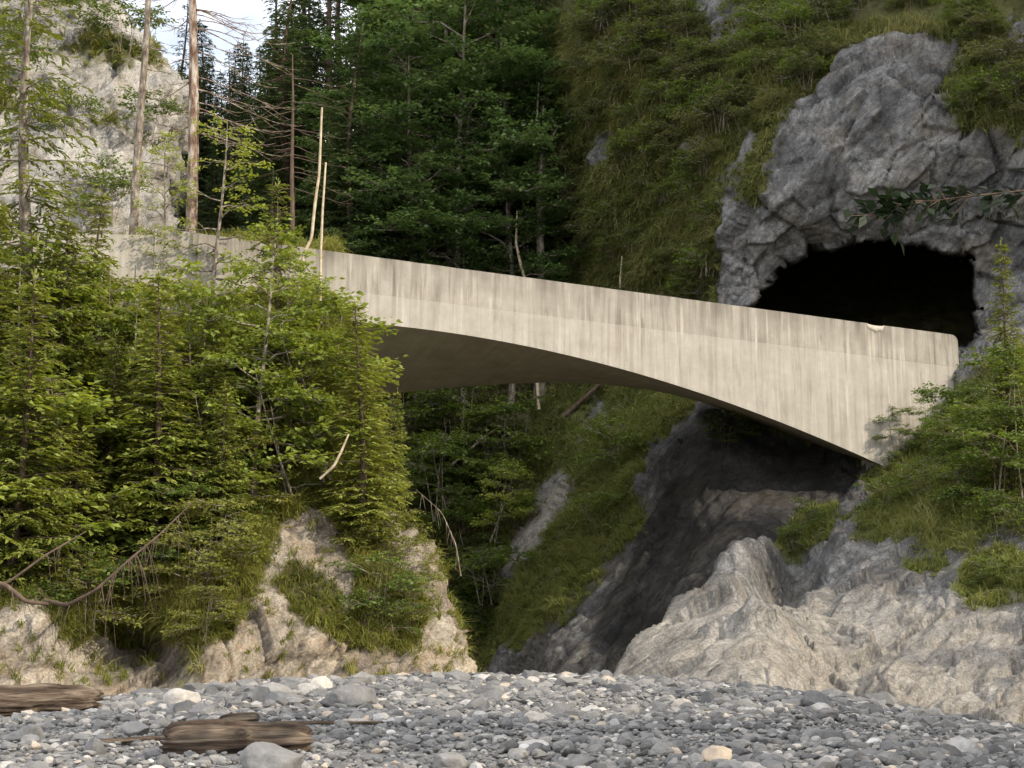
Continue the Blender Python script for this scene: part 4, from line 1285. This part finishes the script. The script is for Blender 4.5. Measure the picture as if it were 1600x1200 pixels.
stem('broken_stem', px_line([(500, 748, 38.6), (522, 728, 38.5), (533, 706, 38.5), (545, 678, 38.5)]), [0.035, 0.035, 0.03, 0.02], 'pale broken stem sticking out of the dark spruce above the bank', 'stem', 'pale_wood')

def hanging(pts, n, rs, lmin, lmax):
    tw = []
    pts = np.asarray(pts)
    src = np.linspace(0, 1, len(pts))
    for i in range(n):
        f = rs.uniform(0.15, 0.95)
        b = np.array([np.interp(f, src, pts[:, k]) for k in range(3)])
        L = rs.uniform(lmin, lmax)
        u = np.linspace(0, 1, 6)
        d = np.array([rs.normal(0.25, 0.35), rs.normal(-0.2, 0.2), 0])
        p = b + d * (L * u)[:, None] * 0.6
        p[:, 2] -= L * (u ** 1.5) * 0.9
        tw.append((p, np.linspace(0.011, 0.003, 6)))
    return tw
fp = px_line([(70, 938, 34.6), (105, 946, 34.2), (150, 922, 34.0), (205, 872, 34.2), (250, 835, 34.6), (300, 785, 35.5)])
stem('fallen_tree', fp, [0.05, 0.045, 0.036, 0.028, 0.022, 0.008], 'fallen bare tree curving up from the dark hollow with twigs hanging from it', 'tree', 'bark_dark', hanging(fp, 34, rs, 0.4, 1.6))
fp = px_line([(-40, 940, 34.0), (20, 905, 34.0), (70, 868, 34.2), (135, 830, 34.8)])
stem('fallen_tree', fp, [0.035, 0.03, 0.025, 0.012], 'thin straight fallen stem by the left edge below the dark spruce', 'tree', 'bark_dark', hanging(fp, 6, rs, 0.3, 0.8))
fp = px_line([(-30, 905, 33.9), (10, 915, 33.8), (40, 940, 33.9), (75, 944, 34.2)])
stem('dead_root', fp, [0.07, 0.06, 0.05, 0.04], 'brown root curling out of the bank beside the fallen tree', 'root', 'bark_dark', hanging(fp, 5, rs, 0.2, 0.5))

# ------------------------------------------------------------------ shaded wood behind the bridge
def hill_pt(px, Y):
    x = (px - 800) / FPX * Y
    return np.array([x, Y, float(hill_z(x, Y)) - 0.3])
G1 = 'spruces in the shaded wood behind the bridge'
G2 = 'beeches in the shaded wood behind the bridge'
L1 = 'dark spruce standing in the dense shaded wood behind the bridge'
L2 = 'leafy beech standing in the dense shaded wood behind the bridge'
for px, Y, tp in [(455, 76, -40), (520, 84, -160), (580, 92, -260), (640, 80, -120), (700, 96, -300), (560, 70, 60), (480, 98, -140), (640, 104, -330),
                  (760, 92, -260), (820, 100, -300), (420, 90, 55), (365, 112, 120), (335, 114, 85), (270, 112, 60), (300, 104, 80), (318, 98, 110), (352, 100, 75), (378, 96, 95), (405, 100, 50), (425, 104, 20), (345, 90, 150), (385, 86, 160), (290, 96, 130), (420, 88, -60), (450, 84, -90), (398, 94, 45), (272, 95, 15), (252, 100, -30), (300, 100, 75), (348, 100, 72), (372, 98, 70), (325, 95, 90), (410, 84, 60), (395, 104, 85), (440, 108, -20), (530, 112, -240), (600, 116, -300),
                  (345, 84, 215), (400, 80, 150), (310, 88, 200), (500, 74, 120), (250, 100, 90), (880, 90, -200), (700, 84, -160), (415, 70, 250)]:
    grow(random.choice(['spruce_big', 'spruce_big', 'spruce_tall']), 'spruce_tree', hill_pt(px, Y), tp + random.uniform(-25, 25), L1, 'tree', G1, wide=random.uniform(0.95, 1.25))
for px, Y, tp in [(560, 72, 150), (640, 71, 60), (720, 72, -20), (780, 74, -60), (890, 73, 20), (690, 76, -80), (610, 77, -20), (540, 71, 250), (940, 74, 40), (840, 79, -100), (750, 83, -160),
                  (660, 70.5, 230), (790, 71, 210), (900, 72.5, 280), (720, 70.5, 300), (600, 70, 320), (920, 77, -60), (830, 72, 330), (500, 72, 300), (960, 78, -120)]:
    grow(random.choice(['beech_big', 'beech_mid', 'beech_mid']), 'beech_tree', hill_pt(px, Y), tp + random.uniform(-25, 25), L2, 'tree', G2, wide=random.uniform(0.95, 1.2))
fork = px_line([(850, 670, 71.3), (848, 640, 71.3), (846, 560, 71.3), (845, 420, 71.3), (843, 300, 71.3), (847, 230, 71.3), (849, 165, 71.3)])
tws = [(px_line([(847, 245, 71.3), (870, 200, 71.1), (905, 170, 70.9), (930, 120, 70.7)]), [0.10, 0.08, 0.06, 0.03]),
       (px_line([(848, 335, 71.3), (870, 318, 70.9), (900, 292, 70.7), (960, 228, 70.5)]), [0.07, 0.06, 0.05, 0.025]),
       (px_line([(845, 250, 71.3), (838, 200, 71.5), (842, 130, 71.6)]), [0.08, 0.06, 0.03]),
       (px_line([(846, 290, 71.3), (868, 262, 71.2), (880, 225, 71.1)]), [0.05, 0.04, 0.02])]
stem('beech_tree', fork, [0.24, 0.22, 0.20, 0.19, 0.17, 0.12, 0.04], 'pale forked beech trunk rising straight behind the middle of the bridge', 'tree', 'bark', tws)
stem('bare_stem', px_line([(842, 640, 70), (832, 470, 70), (815, 420, 70), (806, 380, 70), (808, 330, 70)]), [0.08, 0.08, 0.07, 0.06, 0.03], 'thin pale curved stem just left of the forked beech trunk', 'stem', 'pale_wood')
stem('bare_stem', px_line([(973, 520, 67.6), (972, 480, 67.3), (969, 440, 67), (972, 400, 67)]), [0.06, 0.06, 0.05, 0.02], 'short thin stem behind the parapet right of the forked beech trunk', 'stem', 'pale_wood')
stem('fallen_log', px_line([(880, 652, 68.6), (900, 634, 68.4), (938, 600, 67.8)]), [0.13, 0.12, 0.10], 'dark fallen log leaning on the slope seen under the arch', 'log', 'bark_dark')
stem('bare_stem', px_line([(690, 740, 65.5), (760, 680, 67.5), (812, 645, 69)]), [0.06, 0.05, 0.03], 'thin slanting dead stem seen under the arch', 'stem', 'bark_dead')

# --- under the arch and on the slope behind it
for px, py, key, sc, lab in [
        (680, 800, 'shrub', 1.6, 'dark bush on the far side of the gorge beside the bank corner spruce'),
        (770, 840, 'sapling_small', 0.75, 'green sapling with clear leaves low in the gorge under the arch'),
        (720, 720, 'shrub', 1.8, 'shaded bush right under the left part of the arch'),
        (800, 730, 'shrub', 1.6, 'shaded bush under the middle of the arch by the pale trunk'),
        (650, 700, 'shrub', 1.8, 'dark bush half hidden by the spruce under the arch'),
        (760, 930, 'shrub_low', 1.6, 'low bush at the bottom of the gorge by the bank corner'),
        (930, 830, 'shrub_low', 1.3, 'low bush in the middle of the green slope under the arch'),
        (960, 720, 'shrub_low', 1.4, 'low bush at the top of the green slope by the dark slab'),
        (1130, 690, 'shrub_low', 0.9, 'small bush on top of the dark slab under the arch'),
        (1255, 835, 'shrub', 0.62, 'light green bush in the dark hollow beneath the right end of the bridge'),
        (1235, 850, 'shrub_low', 0.6, 'small bush at the top of the pale rock rib')]:
    if px < 850:
        Y = float(np.clip(62 + (840 - py) * 0.05, 62, 70))
        p = P(px, py, Y)
    else:
        p = wall_pt(px, py, 0.1, 0.3)
    plant(key, 'bush' if 'bush' in lab else 'maple_tree', p, lab, 'bush' if 'bush' in lab else 'tree', None, sc)
rs4 = np.random.RandomState(4)
for i in range(18):
    px, Y = rs4.uniform(630, 770), rs4.uniform(63, 69)
    plant('undergrowth', 'bush', hill_pt(px, Y) + [0, 0, 0.1], 'mid green leafy undergrowth bush in the gorge below the arch', 'bush', 'undergrowth bushes below the arch', rs4.uniform(0.8, 1.5))
hsel = np.stack([hx, hy, hill_z(hx, hy)], -1).reshape(-1, 3)
tufts('gorge_grass', hsel, grid_faces(*hx.shape), ((np.abs(hsel[:, 0] + 1) < 9) & (hsel[:, 1] < 76)) * 1.0, 5000, 6, M['cliff_grass'], blades=12, length=0.4, width=0.05, droop=0.9, label='grass on the floor of the gorge behind the bridge')
fp = px_line([(720, 900, 50), (712, 850, 50), (690, 800, 49.6), (650, 765, 49)])
stem('bare_stem', fp, [0.028, 0.022, 0.016, 0.008], 'thin bare sapling hanging out beside the bank corner', 'stem', 'bark', hanging(fp, 12, rs, 0.3, 0.9))

# --- shrubs on the grassy cliff
k = 0
for px, py in [(1000, 60), (1060, 120), (960, 130), (1120, 200), (1200, 60), (1260, 30), (1180, 130), (1340, 20), (1010, 250), (1080, 330), (960, 400), (1040, 440), (1110, 420),
               (930, 330), (985, 190), (1240, 90), (1420, 15), (1540, 150), (1570, 190), (1500, 30), (1060, 20), (900, 180), (890, 420), (1000, 380), (940, 40), (1150, 40), (1100, 270)]:
    plant('shrub_low' if k % 3 else 'shrub', 'bush', wall_pt(px, py, 0.15, 0.3), 'green bush clinging to the shaded grassy cliff above the bridge', 'bush', 'bushes on the grassy cliff', random.uniform(0.7, 1.3))
    k += 1
rs3 = np.random.RandomState(77)
for i in range(150):
    px, py = rs3.uniform(890, 1600), rs3.uniform(-20, 470)
    if max(float(inside(q, np.array([px]), np.array([py]))[0]) for q in ROCK_R) > -6:
        continue
    plant('heath', 'heath_bush', wall_pt(px, py, 0.12, 0.25), 'low rounded olive heath cushion on the steep grassy cliff above the bridge', 'bush', 'heath cushions on the grassy cliff', rs3.uniform(0.6, 1.5))
for i in range(60):
    px, py = rs3.uniform(900, 1600), rs3.uniform(-20, 470)
    if max(float(inside(q, np.array([px]), np.array([py]))[0]) for q in ROCK_R) > -8:
        continue
    plant('shrub_low', 'bush', wall_pt(px, py, 0.1, 0.3), 'green bush clinging to the shaded grassy cliff above the bridge', 'bush', 'bushes on the grassy cliff', rs3.uniform(0.5, 1.2))

# ------------------------------------------------------------------ right bank
grow('spruce_slim', 'spruce_tree', wall_pt(1572, 760, 0.4, 0.5), 372, 'light green slim spruce at the right edge in front of the cave', 'tree', wide=0.8)
grow('bush_tree', 'beech_tree', wall_pt(1560, 790, 0.3, 0.5), 520, 'leafy beech bush crowding the right end of the bridge', 'tree', wide=1.05)
grow('bush_tree', 'beech_tree', wall_pt(1610, 800, 0.3, 0.5), 560, 'dense broadleaf sapling cut off by the right picture edge', 'tree', wide=1.2)
grow('bush_tree', 'beech_tree', wall_pt(1505, 770, 0.3, 0.4), 600, 'small broadleaf sapling just right of the parapet end', 'tree', wide=1.0)
plant('bush_tree', 'ivy_bush', wall_pt(1402, 718, 0.15, 0.3), 'dark bush climbing the wall at the right foot of the bridge', 'bush', None, 0.42)
plant('bush_tree', 'ivy_bush', wall_pt(1446, 696, 0.15, 0.3), 'smaller dark bush before the end wall of the bridge right of the climbing bush', 'bush', None, 0.40)
for px, py, key, sc, lab in [(1500, 800, 'shrub', 0.9, 'bush on the green slope below the beech at the right'), (1440, 770, 'shrub_low', 0.9, 'low bush on the slope below the bridge foot'),
                             (1570, 850, 'shrub', 0.8, 'bush near the right edge on top of the grey rocks'), (1380, 790, 'shrub_low', 0.8, 'low bush beside the dark hollow under the bridge foot'),
                             (1540, 905, 'shrub_low', 0.6, 'small bush in the turf patch among the grey rocks'), (1610, 700, 'shrub', 1.0, 'bush at the right edge under the slim spruce')]:
    plant(key, 'bush', wall_pt(px, py, 0.1, 0.3), lab, 'bush', None, sc)

# tree outside the frame whose low branch hangs into the picture, and unseen trees added to shade the gravel and right bank
tb = np.array([7.6, 10.2, float(bar_z(7.6, 10.2)) - 0.3])
e = plant('beech_mid', 'beech_tree', tb, 'beech beside the river whose thin leafy branch hangs in front of the cliff', 'tree', None, 1.0, 0.4)
ob, ol = MB(), MB()
rs2 = np.random.RandomState(3)
br = px_line([(2560, 0, 10.2), (2200, 180, 10.0), (1800, 275, 9.8), (1600, 298, 9.6), (1500, 308, 9.5), (1420, 318, 9.4), (1360, 338, 9.4)])
ob.tube(br, [0.05, 0.03, 0.014, 0.007, 0.005, 0.003, 0.002], 5)
C_, D_ = [], []
for i in range(60):
    f = rs2.uniform(0.45, 1.0)
    b = np.array([np.interp(f, np.linspace(0, 1, 7), br[:, q]) for q in range(3)])
    d = unit(np.array([rs2.normal(-0.5, 0.4), rs2.normal(0, 0.5), rs2.normal(-0.1, 0.35)]))
    l = rs2.uniform(0.05, 0.20)
    ob.tube(np.array([b, b + d * l]), [0.005, 0.002], 3)
    for q in (0.4, 0.7, 1.0):
        C_.append(b + d * l * q)
        D_.append(d + rs2.normal(0, 0.5, 3))
ol.leaves(np.array(C_), np.array(D_), np.array([0, 0, 1.0]) + rs2.normal(0, 0.4, (len(C_), 3)), rs2.uniform(0.07, 0.12, len(C_)), rs2.uniform(0.045, 0.075, len(C_)), rs2.uniform(0.0, 0.2, len(C_)))
inv = np.array(tb)
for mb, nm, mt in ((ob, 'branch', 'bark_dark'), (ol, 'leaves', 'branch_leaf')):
    o = mb.build(nm, M[mt])
    from mathutils import Matrix
    o.parent = e
    o.matrix_parent_inverse = (Matrix.Translation(Vector(tuple(tb))) @ Matrix.Rotation(0.4, 4, 'Z')).inverted()
for x, y, key, sc in [(16.5, 15, 'beech_big', 0.75), (17.5, 19.5, 'spruce_big', 0.8), (17, 24, 'beech_big', 0.72), (19, 28, 'spruce_big', 0.72), (15, 10.5, 'beech_mid', 1.0), (14, 6, 'beech_mid', 1.1), (20, 22, 'spruce_big', 0.9), (18, 12, 'spruce_big', 0.9),
                      (23, 34, 'spruce_big', 0.66), (25, 37, 'beech_mid', 0.8), (22.5, 38.5, 'spruce_big', 0.6), (26, 33.5, 'beech_mid', 0.75),
                      (14.2, 17.5, 'beech_mid', 0.85), (15.5, 27, 'beech_mid', 0.8)]:
    plant(key, 'spruce_tree' if 'spruce' in key else 'beech_tree', (x, y, (3.0 if y > 32 else float(bar_z(x, y))) - 0.4), 'unseen tree added beyond the picture edge to shade gravel and bank', 'tree', 'unseen trees added for shade', sc)

# --- trees on the pale cliff
for px, py, Y, key, sc in [(60, 60, 60.5, 'shrub', 1.6), (20, 130, 59, 'shrub', 1.2), (200, 70, 62.5, 'shrub_low', 1.6), (110, 200, 59.5, 'shrub_low', 1.4), (235, 230, 61, 'shrub', 1.2), (170, 330, 58.5, 'shrub_low', 1.6)]:
    plant(key, 'bush', P(px, py, Y - 0.6), 'small bush rooted in a ledge of the pale sunlit cliff', 'bush', 'bushes on the pale cliff', sc)

# ------------------------------------------------------------------ grass
vis = (wallV[:, 1] < 90) & (np.abs(wallV[:, 0]) < 0.345 * wallV[:, 1] + 4.5) & (wallV[:, 2] < 0.46 * wallV[:, 1])
tufts('cliff_grass', wallV, wallF, wall_mask.ravel() * vis * (wallV[:, 2] > 14), 30000, 1, M['cliff_grass'], blades=18, length=0.42, width=0.036, droop=1.3, label='yellow green grass hanging from the shaded cliff above the bridge')
tufts('slope_grass', wallV, wallF, wall_mask.ravel() * vis * (wallV[:, 2] <= 14.5), 23000, 2, M['slope_grass'], blades=16, length=0.30, width=0.03, droop=0.9, label='short grass on the slopes under and beside the bridge')
tufts('bank_grass', bankV, bankF, (bank_mask.ravel() * 0.96 + 0.04) * (bankV[:, 0] > -0.42 * bankV[:, 1] - 1), 36000, 3, M['grass'], blades=16, length=0.30, width=0.022, droop=1.0, label='bright sunlit grass and herbs on the river bank')
tufts('rock_grass', pc_V, pc_F, pc_mask.ravel() * (pc_V[:, 2] < 40), 2500, 4, M['grass'], blades=10, length=0.5, width=0.045, droop=1.0, label='grass tufts on ledges of the pale cliff')

# ------------------------------------------------------------------ river stones
import bmesh
def ico(sub):
    b = bmesh.new()
    bmesh.ops.create_icosphere(b, subdivisions=sub, radius=1)
    b.verts.ensure_lookup_table()
    V = np.array([v.co[:] for v in b.verts])
    F = np.array([[v.index for v in f.verts] for f in b.faces])
    b.free()
    return V, F
def stone_shape(V, seed, cuts=9, rough=0.10):
    rs = np.random.RandomState(seed)
    V = V.copy()
    for _ in range(cuts):
        n = unit(rs.normal(0, 1, 3))
        h = rs.uniform(0.55, 0.88)
        d = V @ n
        V -= np.outer(np.clip(d - h, 0, None) * 0.92, n)
    V *= 1 + rough * fbm(V * 1.7 + seed * 3.1, 2)[:, None]
    V /= np.abs(V).max(0)
    return V
icos = {1: ico(1), 2: ico(2), 3: ico(3), 4: ico(4)}
def stones(n, sub, xy, size, seed, sink=0.35):
    rs = np.random.RandomState(seed)
    V0, F0 = icos[sub]
    shapes = np.stack([stone_shape(V0, 100 + k) for k in range(14)])
    which = rs.randint(0, 14, n)
    sc = size[:, None] * np.stack([rs.uniform(0.8, 1.3, n), rs.uniform(0.7, 1.1, n), rs.uniform(0.38, 0.8, n)], 1)
    V = shapes[which] * sc[:, None, :]
    a, b = rs.rand(n) * 6.283, rs.normal(0, 0.3, n)
    ca, sa, cb, sb = np.cos(a), np.sin(a), np.cos(b), np.sin(b)
    R = np.zeros((n, 3, 3))
    R[:, 0, 0] = ca; R[:, 0, 1] = -sa * cb; R[:, 0, 2] = sa * sb
    R[:, 1, 0] = sa; R[:, 1, 1] = ca * cb; R[:, 1, 2] = -ca * sb
    R[:, 2, 1] = sb; R[:, 2, 2] = cb
    V = np.einsum('nij,nkj->nki', R, V)
    z = bar_z(xy[:, 0], xy[:, 1]) + sc[:, 2] * (1 - 2 * sink) + rs.uniform(-0.02, 0.03, n)
    V += np.concatenate([xy, z[:, None]], 1)[:, None, :]
    F = (F0[None] + (np.arange(n) * len(V0))[:, None, None]).reshape(-1, 3)
    t = np.clip(rs.beta(2.0, 2.6, n), 0, 1)
    pale = rs.rand(n) < 0.045
    t = np.where(pale, rs.uniform(0.82, 1.0, n), t)
    return V.reshape(-1, 3), F, np.repeat(t, len(V0))
def wedge(n, y0, y1, rs, power):
    y = (y0 ** power + rs.rand(n) * (y1 ** power - y0 ** power)) ** (1 / power)
    x = rs.uniform(-1, 1, n) * (0.345 * y + 0.8)
    return np.stack([x, y], 1)
rs = np.random.RandomState(21)
chunks = []
for n, sub, y0, y1, mu, sg in [(12000, 2, 9.5, 17, 0.032, 0.42), (1500, 2, 9.5, 18, 0.062, 0.3), (19000, 1, 17, 28, 0.055, 0.36), (17000, 1, 26, 37.5, 0.075, 0.38), (1200, 2, 18, 37, 0.13, 0.3)]:
    xy = wedge(n, y0, y1, rs, 1.6)
    pt = np.exp(0.9 * fbm(np.c_[xy * 0.45, xy[:, 0] * 0], 3))
    chunks.append(stones(n, sub, xy, np.clip(0.80 * mu * pt * np.exp(rs.normal(0, sg, n)), 0.013, 0.30), rs.randint(9999)))
off, VV, FF, TT = 0, [], [], []
for v, f, t in chunks:
    VV.append(v); FF.append(f + off); TT.append(t)
    off += len(v)
tag(link_mesh('gravel', np.concatenate(VV), np.concatenate(FF), M['stones'], None, {'tint': np.concatenate(TT)}, flat=True), 'grey and white river stones covering the gravel bar', 'gravel', None, 'stuff')

def boulder(px, py, w_px, ratio, tint, seed, label, name='boulder', yaw=None, sub=4, hgt=0.62, dY=None):
    """a stone whose middle is seen at (px, py) on the bar"""
    ys = np.linspace(9, 37, 400)
    xs = (px - 800) / FPX * ys
    pz = P(px, py, ys)[:, 2]
    Y = dY or float(ys[np.argmin(np.abs(pz - bar_z(xs, ys) - 0.2 * w_px * ys / FPX))])
    r = w_px * Y / FPX / 2
    c = P(px, py, Y)
    V = stone_shape(icos[sub][0], seed, 8, 0.16) * np.array([r, r * ratio, r * hgt])
    V += 0.02 * r * fbm(V / r * 5, 3)[:, None] * unit(V)
    a = yaw if yaw is not None else seed * 0.7
    o = link_mesh(name, V, icos[sub][1], M['stones'], None, {'tint': np.full(len(V), tint)})
    o.location = tuple(c)
    o.rotation_euler = (0.06, 0.05, a * 0.3)
    return tag(o, label, 'rock', 'larger stones on the gravel bar')
boulder(430, 1190, 112, 0.9, 0.50, 1, 'smooth grey rounded boulder in front of the short driftwood log')
boulder(1122, 1182, 52, 0.9, 0.945, 2, 'rusty brown stone lying alone in the near gravel')
boulder(545, 1090, 96, 0.8, 0.40, 3, 'broad flat grey boulder on the crest of the gravel bar', hgt=0.45)
boulder(333, 1088, 32, 0.9, 0.10, 4, 'dark pointed stone on the crest below the rock face', hgt=1.0)
boulder(285, 1095, 62, 0.8, 0.88, 5, 'whitish boulder left of the dark pointed stone', hgt=0.6)
boulder(135, 1080, 34, 0.9, 0.90, 6, 'pale stone standing behind the end of the left log')
boulder(480, 1080, 44, 0.9, 0.80, 7, 'pale cream stone left of the broad flat boulder')
boulder(753, 1060, 22, 0.9, 0.99, 8, 'small bright white stone at the foot of the bank corner')
boulder(884, 1060, 24, 0.9, 0.97, 9, 'white rounded stone on the crest in the middle')
boulder(148, 1170, 40, 0.9, 0.3, 10, 'grey angular stone at the end of the thin driftwood stick', hgt=0.9)
boulder(210, 1142, 48, 0.9, 0.6, 11, 'grey beige stone behind the thin driftwood stick')
boulder(920, 1112, 34, 0.9, 0.83, 12, 'pale flat stone right of the middle of the gravel')
boulder(40, 1150, 60, 0.8, 0.42, 13, 'grey stone under the left edge log')
boulder(700, 1195, 62, 0.9, 0.55, 14, 'grey beige boulder at the lower picture edge right of the log')
boulder(905, 1192, 60, 0.9, 0.3, 15, 'dark grey flat boulder at the lower picture edge in the middle', hgt=0.45)
boulder(1290, 1120, 44, 0.9, 0.35, 16, 'grey stone in the right half of the gravel')

# ------------------------------------------------------------------ driftwood
def log(name, a, b, r0, r1, label, seed, flatn=1.0, ragged=0.09, cat='log'):
    a, b = np.asarray(a), np.asarray(b)
    L = np.linalg.norm(b - a)
    rs = np.random.RandomState(seed)
    ns, nr = 110, 64
    x = np.linspace(0, L, ns)
    th = np.linspace(0, 2 * math.pi, nr, endpoint=False)
    X, TH_ = np.meshgrid(x, th, indexing='ij')
    rr = np.interp(X, [0, L], [r0, r1])
    q = np.stack([X * 0.7, np.cos(TH_) * 2.2, np.sin(TH_) * 2.2], -1).reshape(-1, 3) + seed
    g = (0.35 * fbm(q * [2.2, 1, 1], 3) + 0.30 * fbm(q * [0.6, 2.4, 2.4], 3) - 0.30 * np.clip(ridged(q * [0.22, 1.5, 1.5], 2) - 1.05, 0, 1)).reshape(X.shape)
    rr = rr * (1 + g) * (1 - 0.45 * np.exp(-X / (r0 * 0.35)) - 0.45 * np.exp(-(L - X) / (r0 * 0.35)))
    for _ in range(3):
        kx, ka = rs.uniform(0.2, 0.8) * L, rs.uniform(0, 6.28)
        rr += r0 * 0.35 * np.exp(-((X - kx) / (r0 * 0.35)) ** 2 - ((np.angle(np.exp(1j * (TH_ - ka)))) / 0.35) ** 2)
    rag = ragged * r0 * 7 * fbm(np.stack([np.cos(th) * 2.4, np.sin(th) * 2.4, th * 0 + seed], 1), 4)
    Xe = X + rag[None, :] * (X / L - 0.5) * 2 * 1.5
    V = np.stack([Xe, rr * np.cos(TH_), rr * np.sin(TH_) * flatn], -1)
    c0, c1 = V[0].mean(0), V[-1].mean(0)
    cap0 = c0 + (V[0] - c0) * 0.4 + [0.06, 0, 0]
    cap1 = c1 + (V[-1] - c1) * 0.4 - [0.06, 0, 0]
    V = np.concatenate([cap0[None] * 0 + c0 + [0.08, 0, 0], cap0[None], V, cap1[None], cap1[None] * 0 + c1 - [0.08, 0, 0]])
    F = []
    i = np.arange(V.shape[0] * nr).reshape(V.shape[0], nr)
    j = np.roll(i, -1, 1)
    F = np.stack([i[:-1], j[:-1], j[1:], i[1:]], -1).reshape(-1, 4)
    o = link_mesh(name, V.reshape(-1, 3), F, M['driftwood'])
    o.location = tuple(a)
    o.rotation_euler = Vector(b - a).to_track_quat('X', 'Z').to_euler()
    return tag(o, label, cat)
def bar_at(px, py):
    ys = np.linspace(9, 37, 600)
    Y = float(ys[np.argmin(np.abs(P(px, py, ys)[:, 2] - bar_z((px - 800) / FPX * ys, ys)))])
    return P(px, py, Y)
p, q = bar_at(258, 1183), bar_at(480, 1178)
up = np.array([0, 0, 0.10])
log('driftwood_log', p + up, P(482, 1176, p[1] + 0.15) + up, 0.15, 0.13, 'short thick splintered driftwood log lying in the near gravel', 2)
p = P(-60, 1098, 20.5)
log('driftwood_log', p, P(152, 1094, 21.0), 0.22, 0.17, 'brown driftwood log cut off by the left picture edge', 5)
p = bar_at(345, 1135)
log('driftwood_piece', p + [0, 0, 0.05], P(402, 1124, p[1] + 0.1) + [0, 0, 0.02], 0.06, 0.05, 'small dark driftwood piece just behind the short log', 9, cat='driftwood')
p = bar_at(150, 1168)
log('driftwood_stick', p + [0, 0, 0.04], P(262, 1158, p[1] + 0.05) + [0, 0, 0.03], 0.022, 0.018, 'thin brown driftwood stick left of the short log', 12, ragged=0.1, cat='driftwood')
p = bar_at(598, 1136)
log('driftwood_stick', P(430, 1136, p[1]) + [0, 0, 0.04], p + [0, 0, 0.04], 0.018, 0.014, 'thin dark driftwood stick right behind the short log', 15, ragged=0.1, cat='driftwood')
